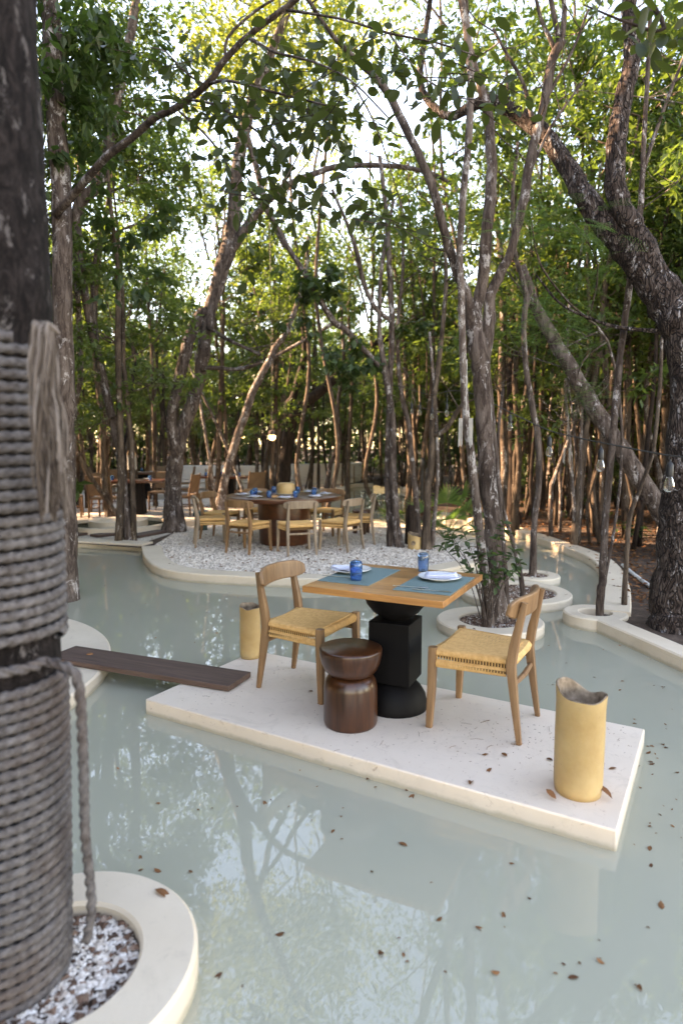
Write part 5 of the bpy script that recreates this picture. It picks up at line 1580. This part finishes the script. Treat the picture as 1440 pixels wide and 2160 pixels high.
# settings on the round table
plate0 = make_plate('plate', .12)
nap0 = make_napkin('napkin', .16, .09, 9)
gl0 = glass_mesh(M_glass, .036, .10)
tag(gl0, 'glass', 'glass')
PO = ['front left', 'front centre', 'front right', 'right', 'back right', 'back centre', 'back left', 'left']
for k in range(8):
    a = R(-128+45*k)
    c, s = math.cos(a), math.sin(a)
    pos = PO[k]
    o = plate0 if k == 0 else copy_tree(plate0)
    place(o, (RT.x+.63*c, RT.y+.63*s, .7505), a, 'pale plate at the %s of the round table' % pos, 'plates on the round table')
    o = nap0 if k == 0 else nap0.copy()
    if k: COL.objects.link(o)
    place(o, (RT.x+.63*c, RT.y+.63*s, .762), a+1.2, 'folded pale napkin on the plate at the %s of the round table' % pos, 'napkins on the round table')
    o = gl0 if k == 0 else gl0.copy()
    if k: COL.objects.link(o)
    a2 = a+.30
    place(o, (RT.x+.50*math.cos(a2), RT.y+.50*math.sin(a2), .7505), 0, 'blue glass beside the plate at the %s of the round table' % pos, 'blue glasses on the round table')
dish = thing('serving_dish', 'pale dish under the yellow pot on the round table', 'dish', (RT.x+.02, RT.y+.1, .7505))
MB().lathe([(.001, .003), (.13, .004), (.18, .014), (.18, .018), (.12, .010), (.001, .010)], 36).build('dish', M_plate, dish)
pot = thing('yellow_pot', 'round yellow pot with a hollow top in the middle of the round table', 'pot', (RT.x+.02, RT.y+.1, .761))
MB().lathe([(.001, 0), (.12, 0), (.135, .02), (.14, .09), (.135, .14), (.12, .165), (.09, .172), (.075, .165), (.07, .12), (.001, .11)], 32).build('body', M_lantern, pot)
# small things on the island
make_lantern('short yellow cut lantern with a round hole at the foot of the island trunks', .10, .215, pt(874, 1158, 9.35).xy.to_3d(), 9, lambda a: .03*math.cos(a-2.6), 0, 'yellow cylindrical lanterns')
p = pt(866, 1149, 9.25)
t = [o for o in bpy.data.objects if o.get('label', '').startswith('short yellow')][0]
hole = MB().lathe([(.001, .0), (.022, .002), (.030, .006), (.034, .0), (.030, -.004)], 20).build('hole', M_lanternin, t)
hole.location = (-.03, -.099, .10); hole.rotation_euler = (R(90), 0, R(-17))
def elephant_stool(label, loc, s=1.0):
    t = thing('low_stool', label, 'stool', loc, .4)
    MB().lathe([(.001, .42), (.14, .42), (.165, .405), (.17, .36), (.155, .31), (.1, .285), (.001, .28)], 28).build('seat', M_stool, t, sharp=60)
    for k in range(3):
        a = 2*math.pi*k/3+.3
        MB().tube([(.12*math.cos(a), .12*math.sin(a), .31), (.125*math.cos(a), .125*math.sin(a), .15), (.125*math.cos(a), .125*math.sin(a), 0)], [.06, .05, .042], 10).build('leg', M_stool, t)
    return t
elephant_stool('dark three-legged stool at the right of the round table near the pond', pt(763, 1124, 11.0).xy.to_3d())
elephant_stool('dark stool half hidden behind the stump by the pond', pt(893, 1120, 11.2).xy.to_3d())
gb = thing('green_box', 'dark green ribbed box standing on the gravel left of the round table', 'box', (-2.52, 11.5, 0), .2)
MB().box((0, 0, .13), (.22, .2, .26)).build('body', M_green, gb, bevel=.02)
MB().box((0, 0, .29), (.27, .25, .08)).build('cap', M_green, gb, bevel=.02)
for k in range(5): MB().box((-.09+.045*k, -.104, .12), (.014, .012, .2)).build('rib', M_green, gb, bevel=.003)

# ------------------------------------------------------------------ dining area behind
def make_armchair(label):
    t = thing('armchair', label, 'chair')
    for sx in (-1, 1):
        for sy in (-1, 1):
            h = .44 if sx > 0 else .9
            MB().tube([(sx*.23+(-.03 if sx < 0 else .01), sy*.24, 0), (sx*.23, sy*.24, .42), (sx*.23-(.09 if sx < 0 else 0), sy*.24, h)], [.018, .024, .018], 8, power=4).build('leg', M_brown, t)
    MB().box((0, 0, .42), (.46, .46, .05)).build('seat', M_leather, t, bevel=.012)
    vs = []
    o = MB().box((0, 0, 0), (.025, .46, .40)).build('backrest', M_leather, t, bevel=.01)
    o.location = (-.275, 0, .68); o.rotation_euler = (0, R(-11), 0)
    for sy in (-1, 1): MB().tube([(-.22, sy*.24, .2), (.23, sy*.24, .2)], .013, 6).build('side_rail', M_brown, t)
    return t
def make_dtable(label):
    t = thing('dining_table', label, 'table')
    MB().box((0, 0, .725), (1.3, .85, .05)).build('tabletop', M_round, t, bevel=.008)
    MB().box((0, 0, .35), (.42, .42, .70), 0, 0, .85).build('pedestal', M_black, t, bevel=.01)
    return t
arm = make_armchair('armchair')
at0 = make_dtable('dining table')
tabs = [(Vector((-4.55, 14.2, 0)), .1, 'dark wooden dining table seen behind the curved slender trunk'), (Vector((-5.6, 18.2, 0)), .2, 'wooden dining table farther back at the left, beyond the macrame hanging'),
        (Vector((-2.9, 16.0, 0)), -.1, 'wooden dining table behind the thick forked trunk'), (Vector((-7.4, 15.2, 0)), .3, 'dining table at the far left beside the slim speckled trunk')]
for k, (p, r_, lb) in enumerate(tabs):
    o = at0 if k == 0 else copy_tree(at0)
    place(o, p, r_, lb, 'dining tables in the gravel dining area')
chs = [((-5.75, 13.6), .3, 'tan armchair left of the dark table, its back toward the speckled trunk'), ((-5.35, 14.7), -.2, 'tan armchair at the left end of the dark dining table'), ((-3.45, 14.0), 3.0, 'tan armchair right of the thick forked trunk'),
       ((-4.9, 13.35), 1.5, 'tan armchair in front of the dark dining table, back to the pool'), ((-4.2, 15.1), -1.6, 'tan armchair behind the dark dining table'), ((-6.7, 18.0), .2, 'tan armchair at the left of the farther dining table'),
       ((-4.5, 18.4), 3.3, 'tan armchair at the right of the farther dining table'), ((-5.5, 19.2), -1.4, 'tan armchair behind the farther dining table'), ((-2.2, 15.4), 2.4, 'tan armchair before the left sofa, behind the poles'), ((-3.9, 16.2), 0, 'armchair left of the table behind the forked trunk'),
       ((-6.5, 14.8), 3.2, 'tan armchair close behind the slim speckled trunk'), ((-7.2, 14.1), 1.4, 'tan armchair at the far left table'), ((-5.9, 17.3), 1.7, 'tan armchair in front of the farther dining table')]
for k, (p, r_, lb) in enumerate(chs):
    o = arm if k == 0 else copy_tree(arm)
    place(o, (p[0], p[1], 0), r_, lb, 'armchairs in the gravel dining area')
for k, (p, r_, lb) in enumerate(tabs):
    for q, (dx, dy) in enumerate([(-.4, -.25), (.4, -.2), (-.1, .25)]):
        o = gl0.copy(); COL.objects.link(o)
        place(o, (p.x+dx, p.y+dy, .751), 0, '%s blue glass on the %s' % (['left', 'right', 'rear'][q], lb.replace('wooden ', '').replace(' seen', '')), 'blue glasses in the dining area')
    for q, (dx, dy) in enumerate([(-.2, -.2), (.25, .15)]):
        o = copy_tree(plate0)
        place(o, (p.x+dx, p.y+dy, .751), 0, '%s plate on the %s' % (['near', 'far'][q], lb), 'plates in the dining area')
def sofa(label, c, r, a0, a1):
    t = thing('curved_sofa', label, 'sofa', (c[0], c[1], 0))
    def arc_prism(r0, r1, z0, z1, name, m, bev=.03):
        K = 28; vs = []
        for i in range(K+1):
            a = a0+(a1-a0)*i/K
            for rr, z in ((r0, z0), (r1, z0), (r1, z1), (r0, z1)): vs.append((rr*math.cos(a), rr*math.sin(a), z))
        fs = [(i*4+j, (i+1)*4+j, (i+1)*4+(j+1) % 4, i*4+(j+1) % 4) for i in range(K) for j in range(4)]
        fs += [(0, 1, 2, 3), (K*4+3, K*4+2, K*4+1, K*4)]
        return MB().add(vs, fs).build(name, m, t, bevel=bev, seg=3)
    arc_prism(r-.18, r, .34, .82, 'backrest', M_sofa)
    arc_prism(r-.7, r-.185, .25, .44, 'seat', M_sofa)
    arc_prism(r-.6, r-.02, .06, .24, 'base', M_sofa)
    arc_prism(r-.19, r+.015, .255, .33, 'lower_band', M_sofa, .02)
    for k in range(4):
        a = a0+(a1-a0)*(k+.5)/4
        MB().tube([((r+.045)*math.cos(a), (r+.045)*math.sin(a), 0), ((r+.045)*math.cos(a), (r+.045)*math.sin(a), .72)], [.03, .022], 8).build('post', M_post, t)
    return t
sofa('long white curved sofa seen from behind, left of the dark leaning trunk', (-3.3, 27.4), 6.0, R(-118), R(-74))
sofa('white curved sofa seen from behind at the right, next to the far pond', (-1.75, 25.9), 2.55, R(-102), R(12))
for k, (p, lb) in enumerate([((-1.7, 25.4), 'table ringed by the right white sofa'), ((-3.9, 24.2), 'table behind the left white sofa')]):
    o = copy_tree(at0); place(o, (p[0], p[1], 0), .2, 'dining '+lb, 'dining tables behind the white sofas')
    for q in range(3):
        o = gl0.copy(); COL.objects.link(o); place(o, (p[0]-.4+.35*q, p[1]-.2, .751), 0, '%s blue glass on the %s' % (['left', 'middle', 'right'][q], lb), 'blue glasses behind the sofas')

# ------------------------------------------------------------------ lamps and hangings
def pendant(label, top, p, r, st=6.0):
    t = thing('pendant_lamp', label, 'lamp', p)
    m = bpy.data.materials.get('lit_globe')
    if m is None:
        m, n, b = mat('lit_globe')
        b.inputs['Base Color'].default_value = (.8, .7, .5, 1)
        b.inputs['Emission Color'].default_value = (1, .72, .36, 1)
        b.inputs['Emission Strength'].default_value = 1.6
    MB().lathe([(.001, -r), (r*.5, -r*.87), (r*.87, -r*.5), (r, 0), (r*.87, r*.5), (r*.5, r*.87), (.001, r)], 24).build('globe', m, t, sharp=180)
    MB().lathe([(r*1.02, r*.35), (r*1.05, r*.7), (r*.9, r*1.5), (r*.4, r*1.75), (.001, r*1.8)], 20).build('cap', M_dark if r < .05 else M_bark, t)
    MB().tube([(0, 0, r*1.7), (.01, 0, (top-p[2])*.5), (0, 0, top-p[2])], .006, 5).build('cord', M_socket, t)
    return t
pendant('lit globe lamp with a dark cap hanging behind the round table', 6.0, pt(574, 921, 13.6), .078)
pendant('small lit globe lamp hanging far off, left of the larger lit globe', 5.6, pt(512, 920, 20), .07)
def macrame(label, p, r, L, n, ring=True, w_=None):
    t = thing('macrame_hanging', label, 'hanging', p)
    if ring:
        mb = MB()
        mb.tube([(r*math.cos(2*math.pi*k/20), 0, r*math.sin(2*math.pi*k/20)) for k in range(21)], .008, 6)
        for k in range(8): mb.tube([(r*math.cos(k*.785), 0, r*math.sin(k*.785)), (r*.35*math.cos(k*.785+.5), 0, r*.35*math.sin(k*.785+.5))], .003, 4)
        mb.build('ring', M_post, t)
    MB().tube([(0, 0, r), (0, 0, r+.45)], .004, 4).build('cord', M_macrame, t)
    mb = MB()
    thin = w_ is not None
    w_ = w_ or r*1.05
    for k in range(n):
        x = -w_+2*w_*k/(n-1)
        if thin and abs(x) < w_*.45: continue
        z0 = -math.sqrt(max(0, r*r-x*x))*.6 if ring else 0
        mb.tube([(x, 0, z0), (x*1.03, rnd.uniform(-.01, .01), -L*.6), (x*1.05, rnd.uniform(-.015, .015), -L*(1-.12*abs(x)/w_)+rnd.uniform(-.03, .02))], .0026 if thin else .006, 5)
    tag(mb.build('fringe', M_macrame, t), kind='stuff')
    return t
macrame('white macrame dream catcher with a fringe hanging in the dining area', pt(278, 958, 13.4), .085, .34, 22)
mh = macrame('white macrame fringe hanging on the pale stem of the multi-stemmed tree', pt(982, 882, 5.30), .02, .24, 22, False, .055)
macrame('far white macrame fringe hanging in the right forest', pt(1195, 945, 9.5), .03, .24, 14, False, .05)

cabP = [(700, 770, 10.5), (760, 800, 10), (840, 815, 9.4), (905, 832, 8.4), (945, 825, 7.4), (985, 827, 6.8), (1040, 852, 6.3), (1090, 877, 5.9), (1158, 908, 5.0), (1225, 925, 4.45), (1290, 938, 4.0), (1350, 950, 3.6), (1420, 962, 3.2), (1490, 966, 2.9), (1600, 960, 2.6)]
sl = thing('string_lights', 'black festoon cable with clear bulbs sagging from the multi-stemmed tree to the right edge', 'string lights', pt(985, 827, 6.8))
off = -sl.location
MB().tube(catmull([pt(*p)+off for p in cabP], 5), .0045, 6).build('cable', M_socket, sl)
def socket(parent, p, drop, s=1.0):
    o = MB().lathe([(.004, drop), (.005, .06), (.012, .055), (.017, .045), (.0185, .0), (.017, -.012), (.001, -.012)], 14).build('socket', M_socket, parent, sharp=60)
    o.location = p
    if s != 1: o.scale = (s, s, s)
    b = MB().lathe([(.013, -.010), (.016, -.022), (.0255, -.052), (.027, -.066), (.022, -.082), (.012, -.090), (.001, -.092)], 18).build('bulb', M_bulb, o, sharp=180)
    f = MB().tube([(0, 0, -.012), (.002, 0, -.05), (-.004, 0, -.07)], [.0045, .003, .0012], 6)
    return o
for x, y, Y in [(1015, 862, 6.5), (1075, 888, 6.05), (1158, 938, 5.0), (1266, 965, 4.15), (1411, 1000, 3.25)]:
    socket(sl, pt(x, y, Y)+off, .075)
for x, y, Y in [(942, 862, 7.6), (911, 870, 8.3), (885, 862, 9), (868, 860, 9.2)]:
    socket(sl, pt(x, y, Y)+off, .2)

# path lamps of the far right and white pipe by the wall
pp = MB().tube(catmull([at(1312, 1192, .01), at(1340, 1215, .01), at(1375, 1240, .01)], 4), .022, 10).build('white_pipe', M_pvc)
tag(pp, 'white pipe lying on the forest floor outside the right pool wall', 'pipe')
pl2 = thing('path_lamp', 'thin black path lamp standing behind the island trunks by the pond', 'lamp', pt(889, 1090, 12.5).xy.to_3d())
MB().tube([(0, 0, 0), (0, 0, 1.05)], .035, 10).build('post', M_dark, pl2)
MB().lathe([(.04, 1.05), (.055, 1.07), (.055, 1.22), (.03, 1.26), (.001, 1.27)], 14).build('head', M_dark, pl2)
# fallen log and stones at the far pond
fl = MB().tube(catmull([(.55, 26.0, .08), (1.3, 25.6, .14), (2.2, 25.2, .10), (2.8, 25.3, .02)], 4), .09, 8, 0, .1).build('fallen_log', M_barkpale)
tag(fl, 'pale fallen log behind the far pond', 'log')

# ------------------------------------------------------------------ fallen leaves and twigs one can count
fm = []
for L, W_, fo, cu in ((.05, .024, .35, .1), (.045, .026, -.3, -.25), (.06, .024, .5, .3)):
    v_, f_ = leaf_shape(L, W_, fo, cu, 4)
    me = bpy.data.meshes.new('fallen_leaf'); me.from_pydata(v_, [], f_); me.materials.append(M_dry)
    me.polygons.foreach_set('use_smooth', [True]*len(me.polygons)); fm.append(me)
rg = random.Random(95)
def fallen(p, label, group=None, s=1.0, tilt=.15):
    o = link('fallen_leaf', rg.choice(fm))
    o.location = p
    o.rotation_euler = (rg.uniform(-tilt, tilt), rg.uniform(-tilt, tilt), rg.uniform(0, 6.28))
    o.scale = (s, s, s)
    return tag(o, label, 'leaf', group)
for x, y, lb, s in [(1030, 1590, 'brown leaf on the slab in front of the right chair, left of a darker one', .9), (1057, 1588, 'darker brown leaf on the slab in front of the right chair', .9), (990, 1655, 'curled tan leaf near the front edge of the slab', 1), (1036, 1620, 'red-brown leaf on the slab between the chair leg and the large lantern', .8),
                    (660, 1459, 'small brown leaf on the slab left of the walnut stool', .8), (1165, 1605, 'brown leaf on the slab behind the left side of the large lantern', .8), (1300, 1620, 'dark twig-like leaf on the slab right of the large lantern', .8)]:
    fallen(at(x, y, .006), lb, None, s)
fallen(at(1172, 1685, .012), 'curled orange-brown leaf leaning at the left foot of the large lantern', None, 1.1, .6)
fallen(at(1290, 1685, .015), 'dark curled leaf at the right foot of the large lantern', None, 1.4, .7)
fallen(at(327, 1876, .016), 'large brown leaf on the rim of the front planter', None, 1.1, .2)
for x, y, lb in [(772, 1645, 'dark leaf floating against the front edge of the slab'), (873, 1675, 'dark leaf floating beside a yellow one at the front edge of the slab'), (855, 1668, 'yellow leaf floating at the front edge of the slab'), (1258, 1780, 'red-brown leaf floating by the near right corner of the slab'), (840, 1777, 'dark leaf floating mid-pool in front of the slab'), (1395, 1917, 'orange-brown leaf floating near the right edge of the picture'), (1400, 1578, 'brown leaf floating right of the slab'), (1275, 2033, 'tan leaf floating low in the right of the pool')]:
    fallen(at(x, y, WZ+.004), lb, None, rg.uniform(.6, .95), .1)
for k in range(110):
    x, y = rg.choice([(rg.uniform(450, 1400), rg.uniform(1800, 2120)), (rg.uniform(250, 900), rg.uniform(1620, 1850)), (rg.uniform(200, 540), rg.uniform(1220, 1360)), (rg.uniform(1330, 1440), rg.uniform(1450, 1800)), (rg.uniform(1150, 1420), rg.uniform(1360, 1480))])
    p = at(x, y, WZ+.003)
    l_ = (p.x-PX)*math.cos(PYAW)+(p.y-PY)*math.sin(PYAW); m_ = -(p.x-PX)*math.sin(PYAW)+(p.y-PY)*math.cos(PYAW)
    if abs(l_) < PW/2 and abs(m_) < PD/2 or (p.x+.845)**2+(p.y-1.755)**2 < .18: continue
    fallen(p, 'tiny brown leaf fragment floating on the pale pool water', 'leaf fragments floating on the pool', rg.choice([.2, .25, .3, .4, .55, .7]), .08)
for k in range(10):
    a = rg.choice([(1.30, 5.53, .36), (1.82, 6.62, .48), (2.25, 7.49, .24)])
    th = rg.uniform(0, 6.28)
    fallen((a[0]+a[2]*math.cos(th), a[1]+a[2]*math.sin(th), .005), 'brown leaf lying on a planter rim in the right channel', 'leaves on the planter rims', .7)
# fine plant bits on the slab
mb = MB()
cen = [(rg.uniform(-PW/2+.2, PW/2-.1), rg.uniform(-PD/2+.1, PD/2-.1)) for _ in range(16)]
for k in range(330):
    cx, cy = rg.choice(cen)
    cx += rg.gauss(0, .13); cy += rg.gauss(0, .09)
    if abs(cx) > PW/2-.03 or abs(cy) > PD/2-.03: continue
    p = loc_slab(cx, cy, .0015)
    a = rg.uniform(0, 6.28); l_ = rg.uniform(.003, .012)
    if rg.random() < .05: l_ = rg.uniform(.03, .07)
    q = p+Vector((math.cos(a), math.sin(a), 0))*l_
    mid = (p+q)/2+Vector((rg.uniform(-1, 1), rg.uniform(-1, 1), 0))*l_*.15+Vector((0, 0, .0015))
    mb.tube([p, mid, q], .0008, 3, cap=False)
tag(mb.build('plant_debris', M_dry, smooth=False), kind='stuff')
